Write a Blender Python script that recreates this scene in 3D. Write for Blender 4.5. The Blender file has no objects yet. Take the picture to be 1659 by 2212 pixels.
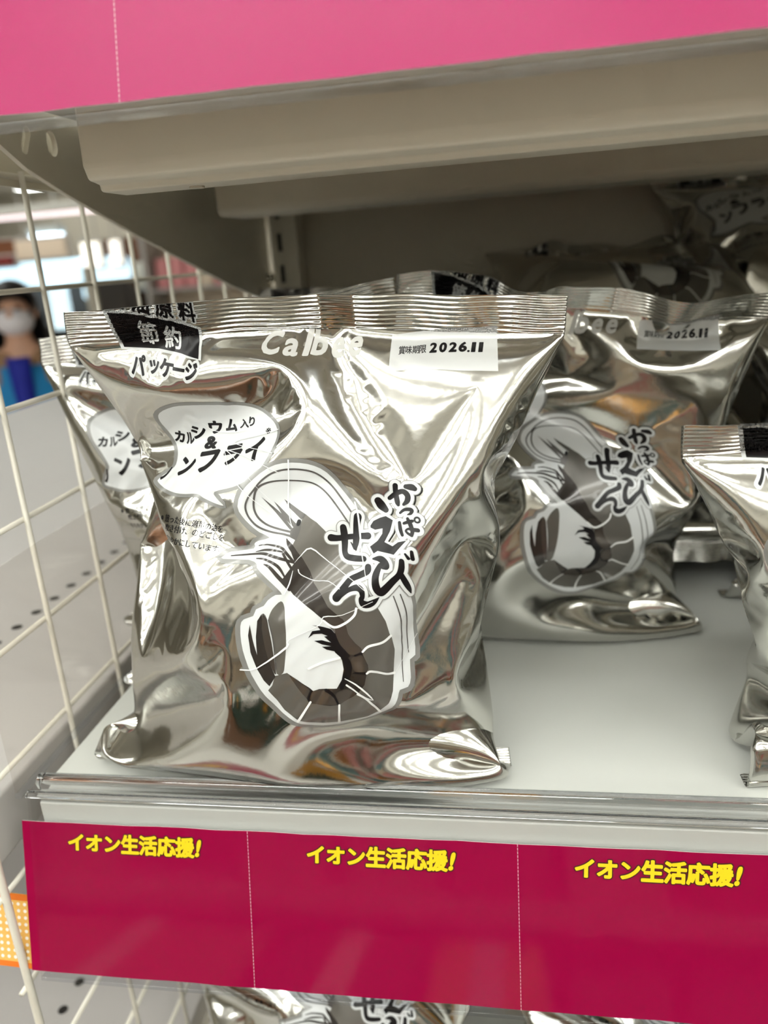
import bpy, bmesh, math, random
import numpy as np
from mathutils import Vector, Matrix
from mathutils.geometry import delaunay_2d_cdt, tessellate_polygon

S = bpy.context.scene
C = S.collection
# ------------------------------------------------------------------ camera
F_PX = 1719.16
ROT = ((0.98602086, 0.02152821, 0.16522531), (0.15022622, 0.31408458, -0.93743424), (-0.072076, 0.94915089, 0.30645985))
cam = bpy.data.cameras.new('camera')
cam_o = bpy.data.objects.new('camera', cam)
C.objects.link(cam_o)
cam_o.matrix_world = Matrix.Translation((0, -.262, .211)) @ Matrix(ROT).to_4x4()
cam.sensor_fit = 'VERTICAL'
cam.sensor_height = 24
cam.lens = F_PX / 2212 * 24
cam.clip_start = .01
cam.dof.use_dof = True
cam.dof.focus_distance = .297
cam.dof.aperture_fstop = 5.2
S.camera = cam_o
# ------------------------------------------------------------------ world, exposure, big light settings
FLOOR = -1.35
CEIL = 1.50
W_ = bpy.data.worlds.new('store_ambient')
W_.use_nodes = True
W_.node_tree.nodes['Background'].inputs[0].default_value = (.95, .90, .84, 1)
W_.node_tree.nodes['Background'].inputs[1].default_value = .10
S.world = W_
S.view_settings.view_transform = 'Standard'
S.view_settings.look = 'None'
S.view_settings.gamma = 1
S.view_settings.use_curve_mapping = False
S.view_settings.exposure = -0.18
AISLE = 9.0            # emission of the row above the aisle
STRIP = 28.0           # emission of the ceiling light strips
S.cycles.max_bounces = 8
S.cycles.glossy_bounces = 5
S.cycles.transparent_max_bounces = 16
S.cycles.sample_clamp_indirect = 4
S.cycles.use_denoising = True
S.cycles.use_adaptive_sampling = True
S.cycles.adaptive_threshold = .1
S.cycles.adaptive_min_samples = 16
random.seed(4)

# ------------------------------------------------------------------ materials
def srgb(r, g, b):
    f = lambda c: ((c / 255 + .055) / 1.055) ** 2.4 if c > 10 else c / 255 / 12.92
    return (f(r), f(g), f(b), 1)

def mat(name, col, rough=.5, metal=0., spec=.5, coat=0., emit=0., bump=None, noise=None):
    m = bpy.data.materials.new(name)
    m.use_nodes = True
    t = m.node_tree
    p = t.nodes['Principled BSDF']
    p.inputs['Base Color'].default_value = col
    p.inputs['Roughness'].default_value = rough
    p.inputs['Metallic'].default_value = metal
    p.inputs['Specular IOR Level'].default_value = spec
    p.inputs['Coat Weight'].default_value = coat
    p.inputs['Coat Roughness'].default_value = .08
    if emit:
        p.inputs['Emission Color'].default_value = col
        p.inputs['Emission Strength'].default_value = emit
    tc = t.nodes.new('ShaderNodeTexCoord')
    if noise:                                   # (scale, amount): slight unevenness of the paint or print
        n = t.nodes.new('ShaderNodeTexNoise')
        n.inputs['Scale'].default_value = noise[0]
        n.inputs['Detail'].default_value = 4
        t.links.new(tc.outputs['Object'], n.inputs['Vector'])
        mx = t.nodes.new('ShaderNodeMix')
        mx.data_type = 'RGBA'
        a = noise[1]
        mx.inputs[6].default_value = (col[0] * (1 - a), col[1] * (1 - a), col[2] * (1 - a), 1)
        mx.inputs[7].default_value = (min(1, col[0] * (1 + a)), min(1, col[1] * (1 + a)), min(1, col[2] * (1 + a)), 1)
        t.links.new(n.outputs['Fac'], mx.inputs[0])
        t.links.new(mx.outputs[2], p.inputs['Base Color'])
    if bump:                                    # (scale, strength, distance)
        n2 = t.nodes.new('ShaderNodeTexNoise')
        n2.inputs['Scale'].default_value = bump[0]
        n2.inputs['Detail'].default_value = 3
        t.links.new(tc.outputs['Object'], n2.inputs['Vector'])
        b = t.nodes.new('ShaderNodeBump')
        b.inputs['Strength'].default_value = bump[1]
        b.inputs['Distance'].default_value = bump[2]
        t.links.new(n2.outputs['Fac'], b.inputs['Height'])
        t.links.new(b.outputs['Normal'], p.inputs['Normal'])
    return m

def clear_mat(name, tint=(1, 1, 1, 1), rough=.04, refl=.6):
    """thin clear plastic: fresnel reflection over see-through film"""
    m = bpy.data.materials.new(name)
    m.use_nodes = True
    t = m.node_tree
    for n in list(t.nodes):
        t.nodes.remove(n)
    out = t.nodes.new('ShaderNodeOutputMaterial')
    mx = t.nodes.new('ShaderNodeMixShader')
    tr = t.nodes.new('ShaderNodeBsdfTransparent')
    tr.inputs[0].default_value = tint
    gl = t.nodes.new('ShaderNodeBsdfGlossy')
    gl.inputs['Roughness'].default_value = rough
    fr = t.nodes.new('ShaderNodeLayerWeight')
    fr.inputs['Blend'].default_value = .5
    pw = t.nodes.new('ShaderNodeMath')
    pw.operation = 'POWER'
    pw.inputs[1].default_value = 4.5
    t.links.new(fr.outputs['Facing'], pw.inputs[0])
    mu = t.nodes.new('ShaderNodeMath')
    mu.operation = 'MULTIPLY_ADD'
    mu.inputs[1].default_value = refl
    mu.inputs[2].default_value = .04 * refl
    mu.use_clamp = True
    t.links.new(pw.outputs[0], mu.inputs[0])
    t.links.new(mu.outputs[0], mx.inputs[0])
    t.links.new(tr.outputs[0], mx.inputs[1])
    t.links.new(gl.outputs[0], mx.inputs[2])
    t.links.new(mx.outputs[0], out.inputs[0])
    return m

M = dict(
    foil=mat('silver_foil', (.59, .585, .552, 1), .14, 1., bump=(260, .12, .0004)),
    white=mat('white_print', (.66, .68, .68, 1), .28, 0., coat=.2),
    palegrey=mat('pale_grey_print', (.60, .60, .57, 1), .35),
    edge=mat('grey_edge_print', (.26, .26, .25, 1), .3, .35, coat=.3),
    midgrey=mat('grey_print', (.125, .117, .103, 1), .3, .3, coat=.3),
    dark=mat('dark_brown_print', (.035, .029, .025, 1), .22, .3, coat=.4),
    patch=mat('brown_grey_print', (.072, .06, .05, 1), .22, .4, coat=.4),
    line=mat('line_grey_print', (.10, .095, .09, 1), .3, .3),
    black=mat('black_print', (.006, .005, .006, 1), .3, 0., spec=.3),
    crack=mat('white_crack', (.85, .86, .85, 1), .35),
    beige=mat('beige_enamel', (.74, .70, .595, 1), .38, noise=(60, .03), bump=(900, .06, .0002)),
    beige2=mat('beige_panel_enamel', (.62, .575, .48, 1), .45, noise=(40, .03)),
    shelfwhite=mat('light_grey_enamel', (.66, .67, .63, 1), .36, noise=(30, .02)),
    tablewhite=mat('white_enamel', (.52, .495, .475, 1), .34, noise=(20, .02)),
    wire=mat('ivory_coated_wire', (.66, .63, .54, 1), .35),
    slot=mat('dark_slot', (.02, .018, .015, 1), .6),
    magentalit=mat('magenta_card_lit', (.43, .002, .115, 1), .4, spec=.15, noise=(300, .03)),  # same card as magenta, with the stronger light painted into its colour
    magenta=mat('magenta_card', (.29, .0002, .043, 1), .4, spec=.12, coat=0., noise=(300, .03)),
    cardedge=mat('white_card_edge', (.75, .70, .68, 1), .6),
    yellow=mat('yellow_print', (.90, .66, .012, 1), .4),
    outline=mat('dark_outline_print', (.06, .012, .008, 1), .4),
    perf=mat('pale_perforation', (.72, .42, .5, 1), .6),
    orange=mat('orange_card', srgb(216, 112, 30), .5),
    amber=mat('amber_card', srgb(226, 176, 92), .5),
    dot=mat('white_dot_print', (.85, .82, .76, 1), .5),
    clear=clear_mat('clear_rail_plastic', (.97, .97, .97, 1), .06, .4),
    clearlip=clear_mat('clear_lip_plastic', (.93, .94, .96, 1), .12, 1.0),
    cleardiv=clear_mat('clear_divider_plastic', (.96, .95, .94, 1), .08, .55),
)

def glass_mat(name, col, rough=.02):
    m = bpy.data.materials.new(name)
    m.use_nodes = True
    p = m.node_tree.nodes['Principled BSDF']
    p.inputs['Base Color'].default_value = col
    p.inputs['Transmission Weight'].default_value = 1
    p.inputs['Roughness'].default_value = rough
    p.inputs['IOR'].default_value = 1.49
    return m
M['lipglass'] = glass_mat('clear_moulded_plastic', (.96, .97, .99, 1))
M['clearrough'] = clear_mat('scuffed_clear_plastic', (.97, .97, .97, 1), .3, .28)

# ------------------------------------------------------------------ object helpers
def tag(o, label, cat, group=None, kind=None):
    if label:
        o['label'] = label
    if cat:
        o['category'] = cat
    if group:
        o['group'] = group
    if kind:
        o['kind'] = kind
    return o

def empty(name, loc=(0, 0, 0), rot=(0, 0, 0), label=None, cat=None, group=None):
    o = bpy.data.objects.new(name, None)
    o.empty_display_size = .03
    C.objects.link(o)
    o.location = loc
    o.rotation_euler = rot
    return tag(o, label, cat, group)

def link(name, me, parent=None, mats=()):
    o = bpy.data.objects.new(name, me)
    C.objects.link(o)
    if parent:
        o.parent = parent
    for m in mats:
        me.materials.append(m)
    return o

class MB:
    """collects boxes, bars and prisms into one mesh"""
    def __init__(s):
        s.v, s.f, s.mi = [], [], []

    def add(s, v, f, mi=0):
        b = len(s.v)
        s.v += [tuple(x) for x in v]
        s.f += [tuple(i + b for i in q) for q in f]
        s.mi += [mi] * len(f)
        return s

    def box(s, x0, x1, y0, y1, z0, z1, mi=0):
        v = [(x, y, z) for z in (z0, z1) for y in (y0, y1) for x in (x0, x1)]
        return s.add(v, [(0, 2, 3, 1), (4, 5, 7, 6), (0, 1, 5, 4), (1, 3, 7, 5), (3, 2, 6, 7), (2, 0, 4, 6)], mi)

    def tube(s, pts, r, n=8, mi=0, caps=True):
        pts = [Vector(p) for p in pts]
        v, f = [], []
        up = Vector((.3, .2, .93))
        for i, p in enumerate(pts):
            d = (pts[min(i + 1, len(pts) - 1)] - pts[max(i - 1, 0)]).normalized()
            a = d.cross(up)
            if a.length < .05:
                a = d.cross(Vector((1, 0, 0)))
            a.normalize()
            b = d.cross(a)
            rr = r[i] if isinstance(r, (list, tuple)) else r
            v += [p + a * rr * math.cos(2 * math.pi * k / n) + b * rr * math.sin(2 * math.pi * k / n) for k in range(n)]
        for i in range(len(pts) - 1):
            for k in range(n):
                f.append((i * n + k, i * n + (k + 1) % n, (i + 1) * n + (k + 1) % n, (i + 1) * n + k))
        if caps:
            f.append(tuple(range(n))[::-1])
            f.append(tuple((len(pts) - 1) * n + k for k in range(n)))
        return s.add(v, f, mi)

    def profile_x(s, prof, x0, x1, mi=0):
        """closed (y, z) outline swept along x"""
        n = len(prof)
        v = [(x0, y, z) for y, z in prof] + [(x1, y, z) for y, z in prof]
        f = [(i, (i + 1) % n, n + (i + 1) % n, n + i) for i in range(n)]
        f += [tuple(range(n))[::-1], tuple(range(n, 2 * n))]
        return s.add(v, f, mi)

    def profile_yz(s, prof, x0, x1, holes=(), mi=0):
        """(y, z) plate outline with thickness along x and through holes"""
        loops = [list(prof)] + [list(h) for h in holes]
        tri = tessellate_polygon([[Vector((y, z, 0)) for y, z in l] for l in loops])
        flat = [p for l in loops for p in l]
        n = len(flat)
        v = [(x0, y, z) for y, z in flat] + [(x1, y, z) for y, z in flat]
        f = [tuple(t) for t in tri] + [tuple(n + i for i in t)[::-1] for t in tri]
        b = 0
        for l in loops:
            k = len(l)
            f += [(b + i, b + (i + 1) % k, n + b + (i + 1) % k, n + b + i) for i in range(k)]
            b += k
        return s.add(v, f, mi)

    def build(s, name, mats, parent=None, bevel=0., smooth=False, seg=2):
        me = bpy.data.meshes.new(name)
        me.from_pydata(s.v, [], s.f)
        me.polygons.foreach_set('material_index', s.mi)
        bm = bmesh.new()
        bm.from_mesh(me)
        bmesh.ops.recalc_face_normals(bm, faces=bm.faces)
        bm.to_mesh(me)
        bm.free()
        mats = mats if isinstance(mats, (list, tuple)) else [mats]
        o = link(name, me, parent, mats)
        if bevel:
            b = o.modifiers.new('bevel', 'BEVEL')
            b.width = bevel
            b.segments = seg
            b.limit_method = 'ANGLE'
        if smooth or bevel:
            me.polygons.foreach_set('use_smooth', [True] * len(me.polygons))
        if bevel:
            w = o.modifiers.new('wn', 'WEIGHTED_NORMAL')
            w.keep_sharp = True
        return o

# ------------------------------------------------------------------ 2D print shapes (layout units of the printed sheet)
def crom(pts, k=6, closed=False):
    p = np.array(pts, float)
    n = len(p)
    out = []
    rng = range(n) if closed else range(n - 1)
    for i in rng:
        if closed:
            a, b, c, d = p[(i - 1) % n], p[i], p[(i + 1) % n], p[(i + 2) % n]
        else:
            a, b, c, d = p[max(i - 1, 0)], p[i], p[i + 1], p[min(i + 2, n - 1)]
        for j in range(k):
            t = j / k
            out.append(.5 * ((2 * b) + (c - a) * t + (2 * a - 5 * b + 4 * c - d) * t * t + (3 * b - a - 3 * c + d) * t ** 3))
    if not closed:
        out.append(p[-1])
    return np.array(out)

def cdt(polys):
    """union of simple polygons as triangles (T, 3, 2)"""
    tris, quads = [], []
    vs, es = [], []
    for p in polys:
        p = np.asarray(p, float)
        n = len(p)
        b = len(vs)
        vs += [Vector((float(x), float(y))) for x, y in p]
        es += [(b + i, b + (i + 1) % n) for i in range(n)]
        for t in ([(0, i, i + 1) for i in range(1, n - 1)] if n <= 4 else tessellate_polygon([[Vector((x, y, 0)) for x, y in p]])):
            tris.append(p[list(t)])
    T = np.array(tris)
    sg = (T[:, 1, 0] - T[:, 0, 0]) * (T[:, 2, 1] - T[:, 0, 1]) - (T[:, 1, 1] - T[:, 0, 1]) * (T[:, 2, 0] - T[:, 0, 0])
    T[sg < 0] = T[sg < 0][:, ::-1]
    T = T[abs(sg) > 1e-12]
    lo, hi = T.min(1), T.max(1)
    span = float((hi.max(0) - lo.min(0)).max())
    r = delaunay_2d_cdt(vs, es, [], 0, span * 1e-6)
    v = np.array([(q.x, q.y) for q in r[0]])
    f = np.array([q[:3] for q in r[2]])
    cen = v[f].mean(1)
    keep = np.zeros(len(f), bool)
    for t in range(len(T)):
        c = np.nonzero(~keep & (cen[:, 0] >= lo[t, 0]) & (cen[:, 0] <= hi[t, 0]) & (cen[:, 1] >= lo[t, 1]) & (cen[:, 1] <= hi[t, 1]))[0]
        if len(c):
            q = cen[c]
            ok = np.ones(len(c), bool)
            for i in range(3):
                a, d = T[t, i], T[t, (i + 1) % 3] - T[t, i]
                ok &= d[0] * (q[:, 1] - a[1]) - d[1] * (q[:, 0] - a[0]) >= 0
            keep[c[ok]] = True
    f = f[keep]
    bm = bmesh.new()
    bv = [bm.verts.new((x, y, 0)) for x, y in v]
    for q in f:
        bm.faces.new([bv[i] for i in q])
    bm.normal_update()
    bmesh.ops.dissolve_limit(bm, angle_limit=.02, use_dissolve_boundaries=False, verts=bm.verts, edges=bm.edges)
    bmesh.ops.triangulate(bm, faces=bm.faces)
    out = np.array([[w.co[:2] for w in q.verts] for q in bm.faces])
    bm.free()
    return out

def stroke_polys(pts, w=None, k=5, grow=0., smooth=True, closed=False):
    """brush stroke: points (x, y, width) as a ribbon with round ends, in triangles"""
    a = np.array([(q[0], q[1], q[2] if len(q) > 2 else w) for q in pts], float)
    if smooth and len(a) > 2 and k > 1:
        a = crom(a, k, closed)
    keep = np.r_[True, np.hypot(*np.diff(a[:, :2], axis=0).T) > 1e-5]
    a = a[keep]
    r = np.maximum(a[:, 2] / 2 + grow, .05)
    p = a[:, :2]
    if closed:
        d = np.roll(p, -1, 0) - np.roll(p, 1, 0)
    elif len(p) > 1:
        d = np.gradient(p, axis=0)
    else:
        d = np.array([[1., 0.]])
    d /= np.hypot(d[:, 0], d[:, 1])[:, None] + 1e-9
    nn = np.c_[-d[:, 1], d[:, 0]] * r[:, None]
    A, B = p + nn, p - nn
    out = []
    for i in range(len(p) if closed else len(p) - 1):
        j = (i + 1) % len(p)
        out += [[A[i], B[i], B[j]], [A[i], B[j], A[j]]]
    if not closed:
        m = 8
        for e, s0 in ((0, 1), (len(p) - 1, -1)):
            t0 = math.atan2(nn[e, 1], nn[e, 0])
            th = t0 + s0 * np.linspace(0, math.pi, m + 1)
            q = p[e] + r[e] * np.c_[np.cos(th), np.sin(th)]
            out += [[p[e], q[i], q[i + 1]] for i in range(m)]
    return [np.array(out)]

def poly_tris(p):
    p = np.asarray(p, float)
    t = tessellate_polygon([[Vector((x, y, 0)) for x, y in p]])
    return p[np.array([list(q) for q in t])]

def fill(lst):
    """triangles of a list of outlines (n, 2) and ready triangles (t, 3, 2)"""
    return np.concatenate([q if np.ndim(q) == 3 else poly_tris(q) for q in lst])

_glyphs = {}
def glyph(ch, bold=.0):
    """triangles of one character, 1 unit = 1 em, y up; bold thickens every stroke by that radius"""
    key = (ch, bold)
    if key in _glyphs:
        return _glyphs[key]
    if bold:
        tri = glyph(ch, 0.)
        if len(tri):
            q = np.round(tri, 5)
            cnt = {}
            for t in q:
                for i in range(3):
                    a, b = tuple(t[i]), tuple(t[(i + 1) % 3])
                    k = (min(a, b), max(a, b))
                    cnt[k] = cnt.get(k, 0) + 1
            polys = [t for t in tri]
            seen = set()
            for (a, b), n in cnt.items():
                if n != 1:
                    continue
                d = np.array(b) - np.array(a)
                L = math.hypot(*d)
                if L < 1e-6:
                    continue
                nn = np.array((-d[1], d[0])) / L * bold
                polys.append(np.array([a + nn, b + nn, b - nn, a - nn]))
                for p in (a, b):
                    if p not in seen:
                        seen.add(p)
                        th = np.arange(8) * math.pi / 4 + .3
                        polys.append(np.c_[p[0] + bold * np.cos(th), p[1] + bold * np.sin(th)])
            tri = cdt(polys)
        _glyphs[key] = tri
        return tri
    cu = bpy.data.curves.new('lettering', 'FONT')
    cu.body = ch
    cu.size = 1
    cu.resolution_u = 3
    o = bpy.data.objects.new('lettering', cu)
    C.objects.link(o)
    dg = bpy.context.evaluated_depsgraph_get()
    me = o.evaluated_get(dg).to_mesh()
    me.calc_loop_triangles()
    v = np.zeros(len(me.vertices) * 3)
    me.vertices.foreach_get('co', v)
    t = np.zeros(len(me.loop_triangles) * 3, int)
    me.loop_triangles.foreach_get('vertices', t)
    tri = v.reshape(-1, 3)[:, :2][t.reshape(-1, 3)] if len(t) else np.zeros((0, 3, 2))
    o.evaluated_get(dg).to_mesh_clear()
    bpy.data.objects.remove(o)
    bpy.data.curves.remove(cu)
    _glyphs[key] = tri
    return tri

def put(ch, cx, cy, size, ang=0., bold=.03, sx=1., shear=0., box=None):
    """one character centred on (cx, cy) in layout units (y down); size = height of its ink box when box is set, else em"""
    t = glyph(ch, bold)
    if not len(t):
        return t
    lo, hi = t.min((0, 1)), t.max((0, 1))
    q = t - (lo + hi) / 2
    if box:
        q = q * np.array((box[0] / (hi[0] - lo[0]), box[1] / (hi[1] - lo[1])))
    else:
        q = q * size * np.array((sx, 1.))
    q = np.stack([q[..., 0] + shear * q[..., 1], -q[..., 1]], -1)
    a = math.radians(ang)
    return np.stack([q[..., 0] * math.cos(a) - q[..., 1] * math.sin(a) + cx, q[..., 0] * math.sin(a) + q[..., 1] * math.cos(a) + cy], -1)

def line_text(s, x0, y0, x1, y1, size, bold=.02, sx=1., em=True):
    """CJK characters at even steps from the centre of the first to the centre of the last, on their own em grid"""
    out = []
    n = len(s)
    ang = math.degrees(math.atan2(y1 - y0, x1 - x0))
    a = math.radians(ang)
    for i, ch in enumerate(s):
        t = glyph(ch, bold)
        if not len(t):
            continue
        k = i / max(n - 1, 1)
        q = (t - np.array((.5, .37))) * size * np.array((sx, 1.))
        q = np.stack([q[..., 0], -q[..., 1]], -1)
        cx, cy = x0 + (x1 - x0) * k, y0 + (y1 - y0) * k
        out.append(np.stack([q[..., 0] * math.cos(a) - q[..., 1] * math.sin(a) + cx, q[..., 0] * math.sin(a) + q[..., 1] * math.cos(a) + cy], -1))
    return np.concatenate(out)

# ------------------------------------------------------------------ the printed sheet of a snack bag
z1 = lambda P: [(480 + p[0] / 5.53, 980 + p[1] / 5.53) + tuple(q / 5.53 for q in p[2:]) for p in P]
z2 = lambda P: [(690 + p[0] / 6.913, 1020 + p[1] / 6.913) + tuple(q / 6.913 for q in p[2:]) for p in P]
z3 = lambda P: [(510 + p[0] / 3.95, 1270 + p[1] / 3.95) + tuple(q / 3.95 for q in p[2:]) for p in P]
z4 = lambda P: [(310 + p[0] / 5.352, 840 + p[1] / 5.352) + tuple(q / 5.352 for q in p[2:]) for p in P]

def poly(p, k=0):
    return [crom([q[:2] for q in p], k, True) if k else np.array([q[:2] for q in p])]

def strokes(lst, grow=0., k=5):
    out = []
    for q in lst:
        out += stroke_polys(q, grow=grow, k=k)
    return out

def sheet():
    """every print as {part: [(material, triangles)]} bottom layer first"""
    R = {}
    # the curled shrimp emblem
    sil = [(519, 1097), (527, 1067), (550, 1041), (581, 1016), (612, 1005), (648, 1004), (679, 1010), (706, 1025), (733, 1056), (762, 1092),
           (792, 1135), (835, 1200), (868, 1255), (884, 1284), (897, 1333), (905, 1384), (904, 1422), (892, 1432), (890, 1467), (882, 1485), (864, 1491),
           (859, 1505), (847, 1531), (826, 1551), (796, 1574), (763, 1589), (738, 1595), (702, 1591), (667, 1576), (642, 1561), (611, 1536),
           (586, 1508), (568, 1483), (550, 1447), (538, 1412), (531, 1379), (529, 1346), (535, 1333), (553, 1328), (558, 1315), (573, 1309),
           (581, 1298), (596, 1288), (608, 1288), (600, 1276), (578, 1253), (558, 1229), (558, 1222), (540, 1211), (491, 1206), (492, 1199), (504, 1191), (547, 1187),
           (548, 1177), (556, 1171), (579, 1166), (558, 1153), (540, 1135), (527, 1117)]
    sil = [(x, y, 19.) for x, y in sil]
    body = [(658, 1119), (669, 1128), (681, 1136), (697, 1152), (740, 1200), (790, 1270), (816, 1315), (829, 1338), (837, 1366), (842, 1374), (852, 1404), (854, 1435),
            (854, 1462), (849, 1493), (839, 1518), (822, 1542), (799, 1564), (768, 1576), (738, 1581), (702, 1578), (672, 1568), (646, 1556), (616, 1531), (599, 1508),
            (582, 1485), (590, 1475), (595, 1456), (619, 1452), (642, 1470), (667, 1488), (674, 1494), (687, 1490), (702, 1490), (725, 1489), (735, 1470), (739, 1447),
            (734, 1423), (725, 1395), (720, 1369), (697, 1343), (672, 1323), (631, 1290), (608, 1257), (634, 1222), (617, 1170), (630, 1184), (637, 1170), (646, 1143), (653, 1119)]
    under = [(617, 1170), (630, 1184), (640, 1200), (650, 1213), (666, 1242), (675, 1267), (692, 1290), (707, 1316), (726, 1331), (742, 1346), (720, 1357), (697, 1343),
             (672, 1323), (631, 1290), (608, 1257), (634, 1222)]
    inner = z3([(835, 390), (860, 480), (930, 560), (1060, 550), (1110, 650), (1100, 720), (1085, 820), (1030, 910), (950, 950), (870, 1010), (800, 1015), (640, 990),
                (600, 950), (540, 880), (450, 740), (520, 790), (620, 860), (650, 885), (700, 870), (760, 870), (850, 865), (890, 790), (905, 700), (885, 605), (830, 560), (800, 480)])
    patches = [z3(p) for p in (
        [(842, 345), (920, 320), (945, 400), (1000, 470), (1060, 525), (1000, 570), (930, 560), (870, 490), (840, 400)],
        [(975, 600), (1060, 570), (1110, 660), (1095, 700), (1000, 710), (970, 650)],
        [(850, 900), (930, 870), (1020, 910), (920, 980), (870, 1005), (845, 950)],
        [(650, 885), (740, 880), (820, 940), (850, 1005), (740, 1000), (640, 985), (635, 920)],
        [(450, 740), (530, 800), (620, 880), (605, 945), (540, 880)],
        [(760, 255), (840, 250), (912, 290), (830, 335), (755, 285)])]
    legs = z3([(835, 400), (800, 360), (740, 345), (640, 328), (690, 345), (710, 370), (640, 380), (605, 440), (650, 405), (720, 400), (770, 420), (740, 425), (800, 475),
               (720, 455), (655, 460), (720, 490), (800, 505), (720, 510), (760, 535), (830, 550), (890, 610), (960, 590), (940, 560), (870, 490)])
    tail_dark = z3([(145, 295), (133, 380), (150, 520), (200, 660), (250, 760), (295, 815), (340, 740), (300, 640), (260, 500), (240, 300), (235, 215), (200, 270), (190, 400), (200, 545), (165, 420)])
    tail_mid = [z3(p) for p in (
        [(240, 215), (275, 260), (300, 400), (325, 560), (340, 720), (300, 640), (260, 500), (235, 330)],
        [(290, 250), (320, 180), (380, 125), (410, 180), (420, 300), (425, 450), (415, 620), (400, 715), (350, 715), (340, 560), (315, 400), (290, 290)])]
    white = [z3(p) for p in (
        [(1020, 180, 20), (1000, 240, 20), (920, 310, 20), (825, 345, 20), (740, 293, 16)],
        [(1300, 392, 22), (1230, 450, 20), (1115, 490, 20), (1065, 540, 16)],
        [(1362, 742, 22), (1280, 740, 20), (1140, 700, 20), (1100, 718, 16)],
        [(1240, 1075, 22), (1100, 940, 20), (1030, 910, 16)],
        [(900, 1230, 24), (885, 1130, 20), (875, 1010, 18)],
        [(535, 1135, 24), (580, 1060, 20), (630, 975, 18)])]
    blk = [z3(p) for p in (
        [(630, 885, 20), (612, 945, 20), (630, 975, 16)], [(760, 880, 30), (820, 920, 22), (850, 970, 20), (870, 1010, 16)],
        [(1060, 550, 18), (1000, 580, 14)], [(1100, 718, 16), (1000, 725, 14)], [(880, 560, 50), (940, 660, 60), (930, 760, 60), (890, 850, 40)])]
    tline = [z3([(288, 270, 8), (315, 400, 9), (335, 560, 9), (342, 715, 9)])]
    stripes = [z3(p) for p in (
        [(1330, 50, 9), (1390, 250, 11), (1430, 480, 10), (1440, 620, 9), (1435, 810, 6)],
        [(1385, 30, 9), (1440, 200, 11), (1480, 400, 10), (1502, 580, 7)])]
    loops = [z1(p) for p in (
        [(1540, 735, 22), (1400, 540, 22), (1260, 370, 22), (1100, 250, 22), (920, 210, 20), (740, 215, 20), (600, 260, 20), (480, 350, 20), (400, 450, 20), (330, 550, 20),
         (297, 660, 20), (330, 780, 20), (420, 890, 22), (560, 960, 22), (720, 1000, 24), (820, 1030, 26)],
        [(1500, 865, 20), (1380, 690, 20), (1240, 510, 20), (1100, 400, 20), (940, 355, 18), (700, 345, 18), (540, 370, 20), (430, 440, 24), (390, 560, 22), (385, 680, 22),
         (430, 790, 22), (530, 880, 22), (680, 940, 24), (820, 980, 26)])]
    spikes = [z1(p) for p in (
        [(470, 540), (700, 760), (830, 940), (800, 950), (640, 760)], [(600, 595), (760, 760), (870, 880), (850, 930), (720, 800)],
        [(720, 575), (900, 710), (985, 770), (960, 800), (930, 830), (780, 680)], [(800, 960), (880, 880), (930, 850), (920, 950), (870, 1080), (800, 1040)])]
    eye = [z1([(905, 850, 46), (893, 885, 46)])]
    feelers = [z1(p) for p in (
        [(430, 1115, 12), (500, 1110, 20), (560, 1118, 22), (700, 1160, 30), (760, 1230, 34), (830, 1320, 30)], [(400, 1187, 8), (500, 1175, 26), (600, 1185, 28), (710, 1208, 18)],
        [(140, 1217, 12), (260, 1212, 20), (380, 1212, 24), (500, 1220, 34), (640, 1270, 36), (850, 1340, 30)], [(420, 1270, 12), (520, 1290, 26), (660, 1375, 34), (740, 1505, 20)],
        [(510, 1345, 14), (570, 1380, 34), (660, 1490, 44), (720, 1560, 44), (790, 1650, 40)], [(760, 1055, 10), (790, 1130, 46), (860, 1240, 60), (900, 1340, 60)],
        [(720, 1230, 30), (770, 1330, 30), (820, 1420, 30)])]
    R['shrimp_emblem'] = [
        ('edge', fill(stroke_polys(sil, k=2, closed=True))),
        ('white', fill(poly(sil, 2))),
        ('midgrey', fill(poly(body) + [q for p in tail_mid for q in poly(p, 3)])),
        ('dark', fill(poly(under) + poly(inner) + poly(tail_dark) + strokes(feelers))),
        ('line', fill(strokes(loops) + [q for p in spikes for q in poly(p)] + strokes(stripes) + strokes(tline))),
        ('patch', fill([q for p in patches for q in poly(p, 3)] + [q for p in tail_mid[:1] for q in poly(p)])),
        ('black', fill(poly(legs) + strokes(blk) + strokes(eye))),
        ('crack', fill(strokes(white)))]
    # product name in brush lettering
    ka = [[(1125, 185, 80), (1130, 260, 80), (1145, 350, 80), (1165, 440, 80), (1180, 480, 50)], [(1045, 375, 70), (1130, 310, 80), (1240, 270, 80), (1315, 330, 85), (1315, 410, 85), (1262, 470, 45)],
          [(1285, 195, 70), (1370, 205, 100), (1425, 232, 70)]]
    tu = [[(1210, 600, 36), (1270, 550, 48), (1350, 540, 58), (1390, 560, 56), (1370, 600, 50), (1325, 620, 18)]]
    pa = [[(1202, 745, 50), (1220, 840, 60), (1255, 930, 46)], [(1272, 752, 44), (1340, 728, 54), (1400, 712, 46)], [(1325, 680, 46), (1370, 760, 66), (1398, 850, 56), (1385, 915, 46)],
          [(1385, 918, 44), (1335, 895, 38), (1308, 862, 34), (1340, 832, 34), (1400, 835, 56), (1470, 832, 58)],
          [(1468 + 36 * math.cos(t), 690 + 36 * math.sin(t), 28) for t in np.linspace(0, 6.28, 14)]]
    e1 = [[(875, 425, 110), (925, 500, 130), (990, 565, 90)]]
    e2 = z2([(755, 820), (800, 745), (900, 690), (990, 660), (1100, 715), (1060, 880), (975, 1050), (1110, 1105), (1190, 1040), (1310, 1000), (1200, 1130), (1125, 1225), (870, 1190), (810, 1235), (755, 1140),
             (870, 1040), (940, 930), (945, 850), (830, 880), (758, 850)])
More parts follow.
